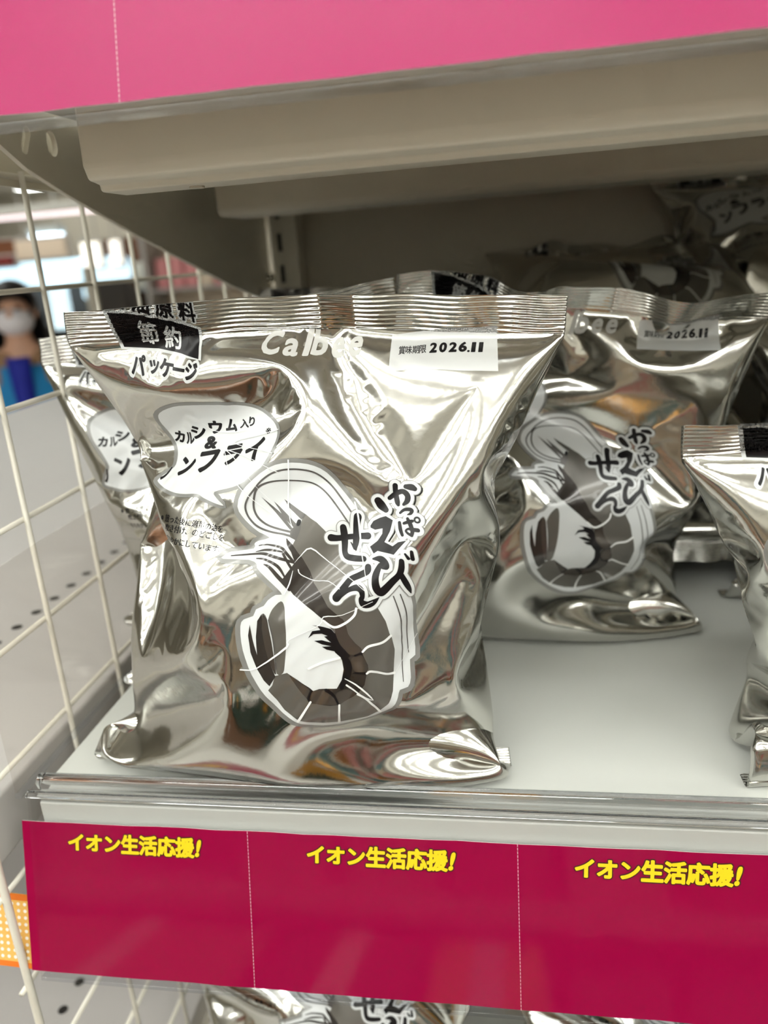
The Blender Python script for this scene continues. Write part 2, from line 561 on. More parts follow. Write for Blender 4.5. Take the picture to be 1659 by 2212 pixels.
    se = [[(150, 1025, 110), (250, 1030, 92), (400, 1008, 86), (560, 990, 90), (720, 980, 110)], [(335, 865, 100), (350, 960, 110), (360, 1100, 100), (365, 1240, 90), (410, 1310, 96), (520, 1330, 96), (660, 1325, 84)],
          [(560, 695, 120), (545, 800, 110), (540, 950, 106), (535, 1080, 100), (530, 1150, 76), (540, 1205, 26)], [(455, 1090, 16), (520, 1180, 50)]]
    nn = [[(730, 1440, 100), (720, 1500, 104), (620, 1560, 96), (480, 1630, 86), (400, 1720, 96), (320, 1830, 116), (250, 1910, 120)],
          [(300, 1880, 80), (440, 1790, 66), (560, 1750, 92), (628, 1780, 92), (640, 1860, 70), (620, 1910, 76), (650, 1965, 110), (720, 1970, 96), (800, 1925, 76), (880, 1850, 12)]]
    bi = [[(805, 1312, 30), (910, 1305, 96), (985, 1345, 110), (1005, 1400, 96), (960, 1420, 60)], [(920, 1400, 70), (870, 1500, 90), (842, 1600, 100), (850, 1720, 118), (900, 1775, 112), (960, 1735, 106), (1080, 1600, 90), (1170, 1500, 80), (1212, 1400, 84), (1225, 1295, 72)],
          [(1205, 1490, 80), (1260, 1600, 88), (1305, 1690, 66), (1330, 1755, 16)], [(1280, 1190, 32), (1315, 1240, 48)], [(1365, 1145, 46), (1370, 1240, 58)]]
    allst = [z2(q) for g in (ka, tu, pa, e1, se, nn, bi) for q in g]
    e2b = [(x, y, 0.) for x, y in e2]
    R['product_lettering'] = [
        ('edge', fill(strokes(allst, 8.6, 3) + stroke_polys(e2b, grow=8.6, k=1, closed=True) + [np.array(e2)])),
        ('white', fill(strokes(allst, 6.8, 3) + stroke_polys(e2b, grow=6.8, k=1, closed=True) + [np.array(e2)])),
        ('black', fill(strokes(allst) + [np.array(e2)]))]
    # speech bubble
    bub = z4([(205, 340), (250, 230), (400, 150), (560, 138), (800, 160), (1050, 200), (1250, 270), (1420, 390), (1500, 520), (1502, 680), (1430, 840), (1350, 960), (1200, 1090), (1060, 1160), (862, 1215),
              (895, 1290), (960, 1365), (850, 1330), (750, 1280), (690, 1240), (500, 1230), (350, 1180), (225, 1090), (222, 1040), (270, 940), (312, 860), (270, 680), (215, 500)])
    bs = bub[:15] + bub[15:]
    T = []
    for ch, x, y, w, h, a in (('カ', 366, 941, 17, 24, 12), ('ル', 384, 944, 15, 24, 0), ('シ', 402, 931, 27, 27, -8), ('ウ', 436, 921, 27, 27, 0), ('ム', 470, 917, 27, 26, 0), ('入', 500, 914, 22, 19, -2), ('り', 518, 910, 15, 20, 0),
                             ('&', 428, 953, 28, 28, 0), ('ノ', 358, 1022, 12, 32, 0), ('ン', 395, 1005, 30, 46, -8), ('フ', 437, 996, 44, 52, -8), ('ラ', 490, 984, 44, 50, -8), ('イ', 541, 974, 44, 56, -4)):
        T.append(put(ch, x, y, 30, a, .052 if ch not in '入り' else .04, box=(w, h)))
    T.append(put('※', 564, 932, 16, 0, .012, box=(14, 14)))
    R['speech_bubble'] = [('edge', fill(stroke_polys([(x, y, 14.) for x, y in bs], k=3, closed=True))), ('white', fill(poly(bs, 3))), ('black', np.concatenate(T))]
    # saving notice with a black banner
    ban = [(250, 694), (300, 692), (360, 698), (424, 712), (425, 768), (380, 756), (330, 749), (262, 750)]
    T1 = line_text('石油原料', 268, 668, 408, 681, 37, .034)
    T1b = line_text('石油原料', 268, 668, 408, 681, 37, .14)
    T2 = np.concatenate([put('節', 317, 722, 40, 3, .026, box=(37, 40)), put('約', 364, 729, 40, 3, .026, box=(37, 40))])
    pk = (('パ', 287, 778, 26, 36), ('ッ', 318, 781, 22, 25), ('ケ', 347, 783, 32, 33), ('ー', 375, 786, 28, 7), ('ジ', 406, 790, 32, 34))
    T3 = np.concatenate([put(c, x, y, 30, 8, .045, box=(w, h)) for c, x, y, w, h in pk])
    T3b = np.concatenate([put(c, x, y, 30, 8, .15, box=(w + 12, h + 12)) for c, x, y, w, h in pk])
    nar = lambda q: (np.asarray(q, float) - np.array((340, 0))) * np.array((.66, 1)) + np.array((390, 9))
    ban = [tuple(q) for q in nar(ban)]
    T1, T1b, T2, T3, T3b = (nar(q) for q in (T1, T1b, T2, T3, T3b))
    R['notice_badge'] = [('white', np.concatenate([T1b, T3b, fill(poly(ban) + stroke_polys([(x, y, 11.) for x, y in ban], k=1, closed=True, smooth=False))])),
                         ('black', np.concatenate([T1, fill(poly(ban)), T3])), ('white', T2)]
    # maker's name
    T = []
    for ch, x, y, w, h in (('C', 583, 743, 48, 62), ('a', 625, 753, 40, 44), ('l', 661, 738, 22, 66), ('b', 689, 736, 44, 64), ('e', 731, 745, 40, 43), ('e', 774, 744, 40, 43)):
        T.append(put(ch, x, y, 60, -2, .032, shear=.22, box=(w - 8, h)))
    R['brand_logo'] = [('palegrey', np.concatenate(T))]
    # best-before label
    lab = [(848, 723), (905, 720), (955, 719), (1010, 721), (1065, 722), (1071, 817), (1010, 813), (950, 806), (900, 803), (848, 804)]
    T = [put(c, x, 759, 20, -1, .014, box=(15.5, 19)) for c, x in zip('賞味期限', (877, 893, 909, 925))]
    for c, x, w in zip('2026', (948, 968, 988, 1007), (17, 17, 17, 17)):
        T.append(put(c, x, 758 + (x - 948) * .05, 26, 2, .05, box=(w - 1, 24)))
    T.append(put('.', 1018, 772, 10, 0, .03, box=(5, 5)))
    T += [put('1', 1027, 763, 26, 2, .03, box=(8, 24)), put('1', 1040, 764, 26, 2, .03, box=(8, 24))]
    nar2 = lambda q: (np.asarray(q, float) - np.array((848, 0))) * np.array((.84, 1)) + np.array((852, 0))
    R['date_label'] = [('palelabel', fill(poly([tuple(q) for q in nar2(lab)]))), ('black', nar2(np.concatenate(T)))]
    # small print
    R['fine_print'] = [('black', np.array((129, 0)) + np.array((.75, 1)) * np.concatenate([
        line_text('※煎った後に適量の油を', 324, 1115, 470, 1143, 16, .008, .92), line_text('吹き付け、のどごしを', 340, 1136, 473, 1161, 16, .008, .95), line_text('まろやかにしています。', 325, 1157, 476, 1187, 16, .008, .95)]))]
    return R

M['palelabel'] = mat('pale_label_print', (.62, .63, .62, 1), .3, .1)
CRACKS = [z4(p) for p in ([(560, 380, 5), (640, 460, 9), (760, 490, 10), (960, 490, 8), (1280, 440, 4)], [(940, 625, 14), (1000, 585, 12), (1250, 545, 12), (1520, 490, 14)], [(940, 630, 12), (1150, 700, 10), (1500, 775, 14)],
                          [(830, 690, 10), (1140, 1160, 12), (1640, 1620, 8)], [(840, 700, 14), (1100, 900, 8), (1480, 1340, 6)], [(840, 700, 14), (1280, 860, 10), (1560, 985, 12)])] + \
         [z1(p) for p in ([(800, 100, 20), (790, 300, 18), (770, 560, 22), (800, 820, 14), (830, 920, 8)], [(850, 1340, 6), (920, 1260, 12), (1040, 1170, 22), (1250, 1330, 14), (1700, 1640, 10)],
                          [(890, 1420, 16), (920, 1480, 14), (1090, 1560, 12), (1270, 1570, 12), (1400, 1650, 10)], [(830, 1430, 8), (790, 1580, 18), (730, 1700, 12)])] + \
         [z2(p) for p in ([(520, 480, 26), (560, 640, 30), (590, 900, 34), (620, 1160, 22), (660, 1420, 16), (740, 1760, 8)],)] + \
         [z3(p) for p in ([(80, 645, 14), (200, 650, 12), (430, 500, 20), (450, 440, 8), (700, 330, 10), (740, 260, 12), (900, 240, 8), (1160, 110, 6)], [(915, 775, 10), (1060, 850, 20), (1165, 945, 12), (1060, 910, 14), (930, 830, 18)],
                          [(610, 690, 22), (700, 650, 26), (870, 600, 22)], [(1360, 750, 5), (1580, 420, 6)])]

# ------------------------------------------------------------------ inflating a foil bag
def inflate(W, L, seal, seed, vol, dents, levels, ztop, floor, lean=0., back=0., smooth=0., hug=None, bend=.25, tuck=.034):
    """a flat foil tube sealed at both ends, filled until it bulges; rows run up, rings run round (front left to right, then back)"""
    rng = np.random.RandomState(seed)
    P = None
    h0 = levels[0][0]
    for li, (h, iters) in enumerate(levels):
        n = int(round(W / h0)) * 2 ** li
        m = int(round(L / h0)) * 2 ** li
        N = 2 * n
        hx, hy = W / n, L / m
        ks = max(1, int(round(seal / hy)))
        if P is None:
            i = np.arange(N)
            u = np.where(i <= n, i * hx, (N - i) * hx) - W / 2
            v = np.arange(m + 1) * hy
            w = np.where(i <= n, np.sin(np.pi * i / n), -np.sin(np.pi * (N - i) / n))
            P = np.zeros((m + 1, N, 3))
            P[..., 0] = u
            P[..., 2] = v[:, None]
            P[..., 1] = -w * .02 * np.sin(np.pi * np.clip((v - seal) / (L - 2 * seal), 0, 1))[:, None]
            P[..., 1] += rng.randn(m + 1, N) * .0006
            q = np.maximum(tuck - v, 0)[:, None]
            P[..., 1] += q - .018 * (q > 0)
            P[..., 2] += q
        else:
            m0, N0 = P.shape[0] - 1, P.shape[1]
            Q = np.zeros((2 * m0 + 1, N0, 3))
            Q[::2] = P
            Q[1::2] = (P[1:] + P[:-1]) / 2
            P = np.zeros((2 * m0 + 1, 2 * N0, 3))
            P[:, ::2] = Q
            P[:, 1::2] = (Q + np.roll(Q, -1, 1)) / 2
            P += rng.randn(*P.shape) * h * .02
        V = np.zeros_like(P)
        D = math.sqrt(hx * hx + hy * hy)

        def con(a, b, l):
            d = b - a
            r = np.sqrt((d * d).sum(-1, keepdims=True)) + 1e-12
            d *= .5 * (r - l) / r
            a += d
            b -= d
        mir = (N - np.arange(N)) % N
        rows = np.r_[0:ks + 1, m - ks:m + 1]
        wv = np.linspace(0, 1, m + 1)[:, None]
        for it in range(iters):
            p0 = P.copy()
            ea = np.roll(P, -1, 1) - np.roll(P, 1, 1)
            eb = np.zeros_like(P)
            eb[1:-1] = P[2:] - P[:-2]
            eb[0] = P[1] - P[0]
            eb[-1] = P[-1] - P[-2]
            nrm = np.cross(ea, eb) / 4
            volume = (P * nrm).sum() / 3
            sgn = 1 if volume > 0 else -1
            pr = np.clip((vol - abs(volume)) / vol, -1, 1)
            step = .35 * h * min(1., .2 + it / 150)
            V = V * .90 + sgn * nrm / (hx * hy) * pr * step * .35 * (1.15 - .25 * (P[..., 2:3] / L))
            P += V
            c = P[-1 - ks:].mean((0, 1))
            P[..., 0] -= .2 * (c[0] - lean) * wv
            P[..., 1] -= .2 * (c[1] - back) * wv
            P[..., 2] -= .2 * (c[2] - ztop) * wv
            cb = P[ks:3 * ks].mean((0, 1))
            P[..., 0] -= .2 * cb[0] * (1 - wv)
            P[..., 1] -= .2 * (cb[1] - .012) * (1 - wv)
            for band, wt in ((slice(m - 2 * ks, m + 1), wv), (slice(0, 3 * ks), 1 - wv)):
                bx, by = P[band, :, 0] - P[band, :, 0].mean(), P[band, :, 1]
                P[..., 1] -= .2 * (bx * by).sum() / (bx * bx).sum() * wt * P[..., 0]
            fl = floor
            for sub in range(6):
                con(P[:, 0::2], P[:, 1::2], hx)
                t = np.roll(P, -1, 1)
                con(t[:, 0::2], t[:, 1::2], hx)
                P[...] = np.roll(t, 1, 1)
                con(P[0:m:2], P[1::2], hy)
                con(P[1:-1:2], P[2::2], hy)
                for s in (1, -1):
                    t = np.roll(P, -s, 1)
                    d = t[1:] - P[:-1]
                    r = np.sqrt((d * d).sum(-1, keepdims=True)) + 1e-12
                    d *= .25 * (r - D) / r
                    P[:-1] += d
                    t = np.zeros_like(P)
                    t[1:] = -d
                    P += np.roll(t, s, 1)
                d = np.roll(P, -2, 1) - P
                r = np.sqrt((d * d).sum(-1, keepdims=True)) + 1e-12
                d *= bend * .25 * np.minimum(r - 2 * hx, 0) / r
                P += d - np.roll(d, 2, 1)
                d = P[2:] - P[:-2]
                r = np.sqrt((d * d).sum(-1, keepdims=True)) + 1e-12
                d *= bend * .25 * np.minimum(r - 2 * hy, 0) / r
                P[:-2] += d
                P[2:] -= d
                Q = P[rows]
                P[rows] = (Q + Q[:, mir]) / 2
                P[..., 2] = np.maximum(P[..., 2], fl)
                if hug:                                # pressed in from both sides
                    zz = P[..., 2] - floor
                    P[..., 0] = np.clip(P[..., 0], np.interp(zz, hug[0], hug[1]), np.interp(zz, hug[0], hug[2]))
                for du, dv, depth in dents:
                    jj, ii = int(round(dv / L * m)), int(round((du / W + .5) * n))
                    P[jj, ii, 1] = max(P[jj, ii, 1], depth)
            V = np.clip(P - p0, -h * .3, h * .3)
    P[..., 2] -= floor
    # the lower part, weighed down by the contents, is pulled smooth
    vv = np.linspace(0, L, P.shape[0])[:, None, None]
    w = np.clip((vv - tuck + .006) / .008, 0, 1) * np.clip((smooth - vv) / .03, 0, 1)
    for _ in range(45 if smooth else 0):
        Q = P.copy()
        Q[1:-1] = (P[2:] + P[:-2] + np.roll(P, 1, 1)[1:-1] + np.roll(P, -1, 1)[1:-1]) / 4
        P = P + .6 * w * (Q - P)
    return P

def finer(P):
    """twice as many rows and rings, through the same points"""
    a, b, c, d = np.roll(P, 1, 1), P, np.roll(P, -1, 1), np.roll(P, -2, 1)
    R = np.zeros((P.shape[0], P.shape[1] * 2, 3))
    R[:, ::2] = P
    R[:, 1::2] = (9 * (b + c) - a - d) / 16
    E = np.concatenate([2 * R[:1] - R[1:2], R, 2 * R[-1:] - R[-2:-1]])
    Q = np.zeros((2 * R.shape[0] - 1, R.shape[1], 3))
    Q[::2] = R
    Q[1::2] = (9 * (E[1:-2] + E[2:-1]) - E[:-3] - E[3:]) / 16
    return Q

def split_axis(T, ax):
    done = []
    while len(T):
        x = T[..., ax]
        lo, hi = np.floor(x.min(1) + 1e-6), np.ceil(x.max(1) - 1e-6)
        ok = hi - lo <= 1
        done.append(T[ok])
        T, lo, hi = T[~ok], lo[~ok], hi[~ok]
        if not len(T):
            break
        L = np.floor((lo + hi) / 2)
        o = np.argsort(T[..., ax], 1)
        T = np.take_along_axis(T, o[..., None], 1)
        p0, p1, p2 = T[:, 0], T[:, 1], T[:, 2]
        f = lambda a, b: a + (b - a) * ((L - a[:, ax]) / np.where(abs(b[:, ax] - a[:, ax]) < 1e-12, 1e-12, b[:, ax] - a[:, ax]))[:, None]
        q = f(p0, p2)
        up = L < p1[:, ax]
        r = np.where(up[:, None], f(p0, p1), f(p1, p2))
        A = [np.stack([p0, r, q], 1)[up], np.stack([r, p1, p2], 1)[up], np.stack([r, p2, q], 1)[up],
             np.stack([r, p2, q], 1)[~up], np.stack([p0, p1, r], 1)[~up], np.stack([p0, r, q], 1)[~up]]
        T = np.concatenate(A)
        ar = abs((T[:, 1, 0] - T[:, 0, 0]) * (T[:, 2, 1] - T[:, 0, 1]) - (T[:, 1, 1] - T[:, 0, 1]) * (T[:, 2, 0] - T[:, 0, 0]))
        T = T[ar > 1e-9]
    return np.concatenate(done) if done else T

BAG_W, BAG_L, SEAL = .186, .246, .0135
MAP_U = [0.00517, 0.08464, 0.01027, -0.01798, 0.00314, -0.00042, 0.04121, 0.00029, 0.00123, -0.00626]
MAP_V = [0.15637, 0.00963, -0.08278, -0.01212, 0.00836, -0.00296, -0.00448, -0.03342, -0.00726, -0.00772]
def to_sheet(p):
    """layout units to metres on the sheet: across from the middle, up from the bottom"""
    x, y = (p[..., 0] - 660) / 500, (p[..., 1] - 1150) / 500
    B = np.stack([np.ones_like(x), x, y, x * x, x * y, y * y, x ** 3, x * x * y, x * y * y, y ** 3], -1)
    return np.stack([B @ np.array(MAP_U), B @ np.array(MAP_V)], -1)

class Film:
    def __init__(s, P):
        s.P = P
        s.m, s.N = P.shape[0] - 1, P.shape[1]
        s.n = s.N // 2
        ea = np.roll(P, -1, 1) - np.roll(P, 1, 1)
        eb = np.zeros_like(P)
        eb[1:-1] = P[2:] - P[:-2]
        eb[0], eb[-1] = P[1] - P[0], P[-1] - P[-2]
        q = np.cross(ea, eb)
        s.nrm = q / (np.linalg.norm(q, axis=-1, keepdims=True) + 1e-12)

    def at(s, g):
        gi = np.clip(g[:, 0], 0, s.n - 1e-6)
        gj = np.clip(g[:, 1], 0, s.m - 1e-6)
        i, j = gi.astype(int), gj.astype(int)
        a, b = (gi - i)[:, None], (gj - j)[:, None]
        i1 = i + 1
        out = []
        for A in (s.P, s.nrm):
            p00, p10, p01, p11 = A[j, i], A[j, i1], A[j + 1, i], A[j + 1, i1]
            # the two triangles of the cell share the diagonal 00-11
            out.append(np.where(a >= b, p00 + a * (p10 - p00) + b * (p11 - p10), p00 + b * (p01 - p00) + a * (p11 - p01)))
        n = out[1] / (np.linalg.norm(out[1], axis=1, keepdims=True) + 1e-12)
        return out[0], n

    def ribs(s, u, w, seed):
        """height of the crimp ribs at u (0..1 across), w metres into the seal band"""
        amp = .00042 * (.55 + .45 * np.sin(u * 23 + seed) * np.sin(u * 9.1 + 2 * seed))
        amp = np.where(abs(u - .56) < .035, amp * .15, amp)
        return amp * np.sin((w + .00030 * np.sin(u * 37 + seed * 3)) * 2 * math.pi / .0017)

    def print_mesh(s, name, layers, base=0, seed=0.):
        V, NN, MI, mats = [], [], [], []
        js = s.m - int(round(SEAL / BAG_L * s.m))
        for k, (mk, T) in enumerate(layers):
            uv = to_sheet(T)
            g = np.stack([(uv[..., 0] / BAG_W + .5) * s.n, uv[..., 1] / BAG_L * s.m], -1)
            g = split_axis(split_axis(g, 0), 1)
            fl = (g[:, 1, 0] - g[:, 0, 0]) * (g[:, 2, 1] - g[:, 0, 1]) - (g[:, 1, 1] - g[:, 0, 1]) * (g[:, 2, 0] - g[:, 0, 0]) < 0
            g[fl] = g[fl][:, ::-1]
            top = g[..., 1].mean(1) > js
            if top.any():                       # on the crimped band follow the ribs
                h = g[top] * np.array((1, 8))
                h = split_axis(h, 1) / np.array((1, 8))
                g = np.concatenate([g[~top], h])
            q = g.reshape(-1, 2)
            p, n = s.at(q)
            rb = np.where(q[:, 1] > js, s.ribs(q[:, 0] / s.n, (q[:, 1] - js) * BAG_L / s.m, seed), 0.)
            V.append(p + n * (.00009 + .00005 * (k + base) + rb)[:, None])
            NN.append(n)
            if M[mk] not in mats:
                mats.append(M[mk])
            MI.append(np.full(len(g), mats.index(M[mk])))
        V, NN, MI = np.concatenate(V), np.concatenate(NN), np.concatenate(MI)
        # weld equal corners
        key = np.round(V / 2e-6).astype(np.int64)
        _, first, inv = np.unique(key, axis=0, return_index=True, return_inverse=True)
        inv = inv.reshape(-1, 3)
        good = (inv[:, 0] != inv[:, 1]) & (inv[:, 1] != inv[:, 2]) & (inv[:, 0] != inv[:, 2])
        me = bpy.data.meshes.new(name)
        f = inv[good]
        me.vertices.add(len(first))
        me.vertices.foreach_set('co', V[first].ravel())
        me.loops.add(f.size)
        me.loops.foreach_set('vertex_index', f.ravel())
        me.polygons.add(len(f))
        me.polygons.foreach_set('loop_start', np.arange(0, f.size, 3))
        me.polygons.foreach_set('material_index', MI[good])
        me.update(calc_edges=True)
        me.polygons.foreach_set('use_smooth', [True] * len(f))
        me.normals_split_custom_set_from_vertices(NN[first].tolist())
        for q in mats:
            me.materials.append(q)
        return me

    def film_mesh(s, name, j0, j1, ridge=None):
        P = s.P[j0:j1 + 1]
        if ridge is not None:
            # crimped seal: fine ribs along the band, pressed flat here and there
            k = 8
            rows = np.arange((len(P) - 1) * k + 1) / k
            a = np.minimum(rows.astype(int), len(P) - 2)
            fr = (rows - a)[:, None, None]
            P = P[a] * (1 - fr) + P[a + 1] * fr
            nn = s.nrm[j0:j1 + 1]
            # one common direction for both layers of film, from the front half
            nf = nn.copy()
            mir = (s.N - np.arange(s.N)) % s.N
            nf[:, s.n:] = nn[:, mir[s.n:]]
            nf = nf[a] * (1 - fr) + nf[a + 1] * fr
            z = rows / k * 0 + rows * (BAG_L / s.m)
            uu = np.where(np.arange(s.N) <= s.n, np.arange(s.N), s.N - np.arange(s.N)) / s.n
            P = P + nf * s.ribs(uu[None, :], z[:, None], ridge)[..., None]
            P[..., 1] += (np.arange(s.N) > s.n)[None, :] * .0004
        r, N = P.shape[:2]
        me = bpy.data.meshes.new(name)
        j, i = np.meshgrid(np.arange(r - 1), np.arange(N), indexing='ij')
        a, b, c, d = j * N + i, j * N + (i + 1) % N, (j + 1) * N + (i + 1) % N, (j + 1) * N + i
        f = np.stack([np.stack([a, b, c], -1), np.stack([a, c, d], -1)], 2).reshape(-1, 3)
        me.vertices.add(r * N)
        me.vertices.foreach_set('co', P.reshape(-1))
        me.loops.add(f.size)
        me.loops.foreach_set('vertex_index', f.ravel())
        me.polygons.add(len(f))
        me.polygons.foreach_set('loop_start', np.arange(0, f.size, 3))
        me.update(calc_edges=True)
        me.polygons.foreach_set('use_smooth', [True] * len(f))
        me.materials.append(M['foil'])
        return me

SHEET = sheet()
GROUP_BAG = 'silver snack bags on the shelf'
VARIANTS = {}
def bag_variant(key, seed, vol, dents, levels, ztop, up, lean=0., back=0., smooth=.105, hug=None, cracks=False, floor=.032):
    P = inflate(BAG_W, BAG_L, SEAL, seed, vol, dents, levels, ztop, floor, lean, back, smooth, hug)
    for _ in range(up):
        P = finer(P)
    fm = Film(P)
    ks = int(round(SEAL / BAG_L * fm.m))
    parts = {'film': fm.film_mesh('film', ks, fm.m - ks), 'top_seal': fm.film_mesh('top_seal', fm.m - ks, fm.m, seed * 1.3), 'bottom_seal': fm.film_mesh('bottom_seal', 0, ks, seed * .7)}
    for nm, layers in SHEET.items():
        parts[nm] = fm.print_mesh(nm, layers, {'shrimp_emblem': 2, 'product_lettering': 10}.get(nm, 0), seed * 1.3)
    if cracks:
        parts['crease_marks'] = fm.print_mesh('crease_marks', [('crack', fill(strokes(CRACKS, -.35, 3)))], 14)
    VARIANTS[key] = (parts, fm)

def bag(key, loc, rot, label, group=GROUP_BAG):
    root = empty('snack_bag', loc, rot, label, 'snack bag', group)
    for nm, me in VARIANTS[key][0].items():
        o = bpy.data.objects.new(nm, me)
        C.objects.link(o)
        o.parent = root
        if nm == 'date_label':
            o['label'] = 'pale best-before label'
        elif nm == 'speech_bubble':
            o['label'] = 'white speech bubble with black lettering'
        elif nm == 'shrimp_emblem':
            o['label'] = 'grey curled shrimp print'
        elif nm == 'crease_marks':
            o['label'] = 'thin white crease lines across the print'
    return root

# ------------------------------------------------------------------ the setting
def struct(o, label=None):
    o['kind'] = 'structure'
    if label:
        o['label'] = label
    return o

M['floor'] = mat('store_floor_tile', (.76, .74, .69, 1), .25, noise=(1.5, .06))
M['ceil'] = mat('ceiling_board', (.66, .63, .57, 1), .9, noise=(2, .03))
M['wallpaint'] = mat('back_wall_paint', (.46, .42, .34, 1), .8)
M['lamp'] = mat('lamp_diffuser', (.985, 1., .955, 1), .5, emit=STRIP)
M['lampaisle'] = mat('aisle_lamp_diffuser', (.975, 1., .95, 1), .5, emit=AISLE)
M['lampfar'] = mat('far_lamp_diffuser', (.985, 1., .955, 1), .5, emit=13)
M['lampfill'] = mat('fill_lamp_diffuser', (.985, 1., .955, 1), .5, emit=26)
M['lampbody'] = mat('lamp_housing', (.7, .68, .62, 1), .5)
struct(MB().box(-9, 6, -5, 14, FLOOR - .1, FLOOR).build('floor', M['floor']))
struct(MB().box(-9, 6, -5, 14, CEIL, CEIL + .1).build('ceiling', M['ceil']))
struct(MB().box(-9, 6, 11.6, 11.7, FLOOR, CEIL).build('wall_back', M['wallpaint']))
struct(MB().box(-9.1, -9, -5, 14, FLOOR, CEIL).build('wall_left', M['wallpaint']))
struct(MB().box(6, 6.1, -5, 14, FLOOR, CEIL).build('wall_right', M['wallpaint']))
M['wallwhite'] = mat('white_wall_paint', (.80, .78, .72, 1), .8)
struct(MB().box(-9, 6, -5.1, -5, FLOOR, CEIL).build('wall_front', M['wallwhite']))

def ceiling_light(x, y, lx, ly, label, group, m='lamp'):
    name = 'ceiling_light'
    r = empty(name, (x, y, CEIL), label=label, cat='ceiling light', group=group)
    MB().box(-lx / 2 - .02, lx / 2 + .02, -ly / 2 - .02, ly / 2 + .02, -.03, -.001).build('housing', M['lampbody'], r)
    MB().box(-lx / 2, lx / 2, -ly / 2, ly / 2, -.036, -.0301).build('diffuser', M[m], r)
    return r

for k in range(7):
    ceiling_light(-3.3 + k * 1.3, -.56, 1.25, .16, 'long white ceiling light in the row above the aisle, mirrored in the foil', 'lights above the aisle', 'lampaisle')
for k in range(5):
    ceiling_light(-4.4 + k * 1.6, -2.0, 1.25, .16, 'long white ceiling light in the row behind the photographer', 'lights behind the photographer')
for k in range(5):  # unseen row added as fill for the rail under the overhead shelf
    ceiling_light(-3.6 + k * 1.6, -1.25, 1.25, .16, 'added fill light in an unseen ceiling row across the aisle, mirrored in the foil', 'added fill lights across the aisle', 'lampfill')
for k in range(5):  # another unseen row, added to raise the fill from the front
    ceiling_light(-4.4 + k * 1.6, -3.3, 1.25, .16, 'added fill light in the unseen ceiling row farthest behind the photographer', 'added fill lights farthest behind the photographer')
for x, y in ((-3.2, 3.4), (-4.6, 5.2), (-3.4, 5.2), (-5.4, 7.6), (-4.1, 7.6), (-2.8, 7.6), (-6.2, 9.9), (-4.9, 9.9), (-3.6, 9.9), (-6.4, 11.0), (-5.0, 11.0), (-3.6, 11.0)):
    ceiling_light(x, y, .95, .22, 'pale ceiling light far beyond the wire mesh', 'lights beyond the wire mesh', 'lampfar')

def pendant(x, y, z, lx, label, m):
    r = empty('pendant_light', (x, y, z), label=label, cat='pendant light')
    MB().box(-lx / 2, lx / 2, -.06, .06, .02, .08).build('housing', M['lampbody'], r, .01)
    MB().box(-lx / 2 + .02, lx / 2 - .02, -.05, .05, 0, .0195).build('tube', m, r)
    for s in (-.4, .4):
        MB().tube([(lx * s, 0, .08), (lx * s, 0, CEIL - z - .001)], .006, 6).build('rod', M['lampbody'], r)
M['lampblue'] = mat('cool_lamp_tube', (.75, .87, 1., 1), .5, emit=5)
M['lamppink'] = mat('warm_pink_lamp_tube', (1., .84, .86, 1), .5, emit=1.6)
pendant(-3.59, 5.5, .66, 1.7, 'long pinkish white pendant light high behind the wire mesh', M['lamppink'])
pendant(-3.9, 6.4, .57, .30, 'short bluish pendant light behind the mesh, above the chilled case', M['lampblue'])

# ------------------------------------------------------------------ the gondola: shelves, back panel, upright, brackets
XL, XR = -.222, .95
def shelf(name, z, label, x0=-.2085, group=None):
    r = empty(name, (0, 0, z), label=label, cat='shelf', group=group)
    b = MB().box(x0, XR, .001, .43, -.004, 0)
    b.build('deck', M['shelfwhite'], r, .0012)
    MB().box(x0, XR, .001, .004, -.034, -.0045).build('front_lip', M['shelfwhite'], r, .001)
    return r

shelf('shelf_board', 0, 'light grey metal shelf board carrying the standing silver bags')
shelf('shelf_board', -.275, 'light grey metal shelf board below the magenta card')
# upper shelf seen from below
up = empty('shelf_board', (0, 0, .262), label='beige metal shelf overhead with two cross rails underneath', cat='shelf')
MB().box(-.198, XR, .004, .43, .018, .024).build('deck', M['beige'], up, .001)
b = MB()
b.profile_x([(.020, .0175), (.018, -.0145), (.0205, -.0190), (.028, -.0200), (.0285, -.0222), (.048, -.0222), (.050, -.0190), (.070, -.0165), (.072, .0175)], -.146, XR)
b.build('front_rail', M['beige'], up, .0022, seg=3)
b = MB().profile_x([(.238, .0175), (.238, -.018), (.242, -.0215), (.285, -.0215), (.290, -.018), (.290, .0175)], -.178, XR)
b.build('rear_rail', M['beige'], up, .002, seg=3)
MB().tube([(-.113, .038, -.0229), (-.113, .038, -.0212)], .0028, 14).build('rivet', M['beige2'], up, smooth=False)

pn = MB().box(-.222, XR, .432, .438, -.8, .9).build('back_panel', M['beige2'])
struct(pn, 'beige back panel of the shelving')
u = empty('upright_post', (-.183, .431, 0), label='beige slotted steel upright at the back corner of the shelving', cat='upright post')
MB().box(-.013, .010, -.022, 0, -.8, .9).build('post', M['beige'], u, .0015)
for k in range(12):
    MB().box(-.0068, -.0035, -.0226, -.0219, .27 - k * .025, .284 - k * .025).build('slot', M['slot'], u)

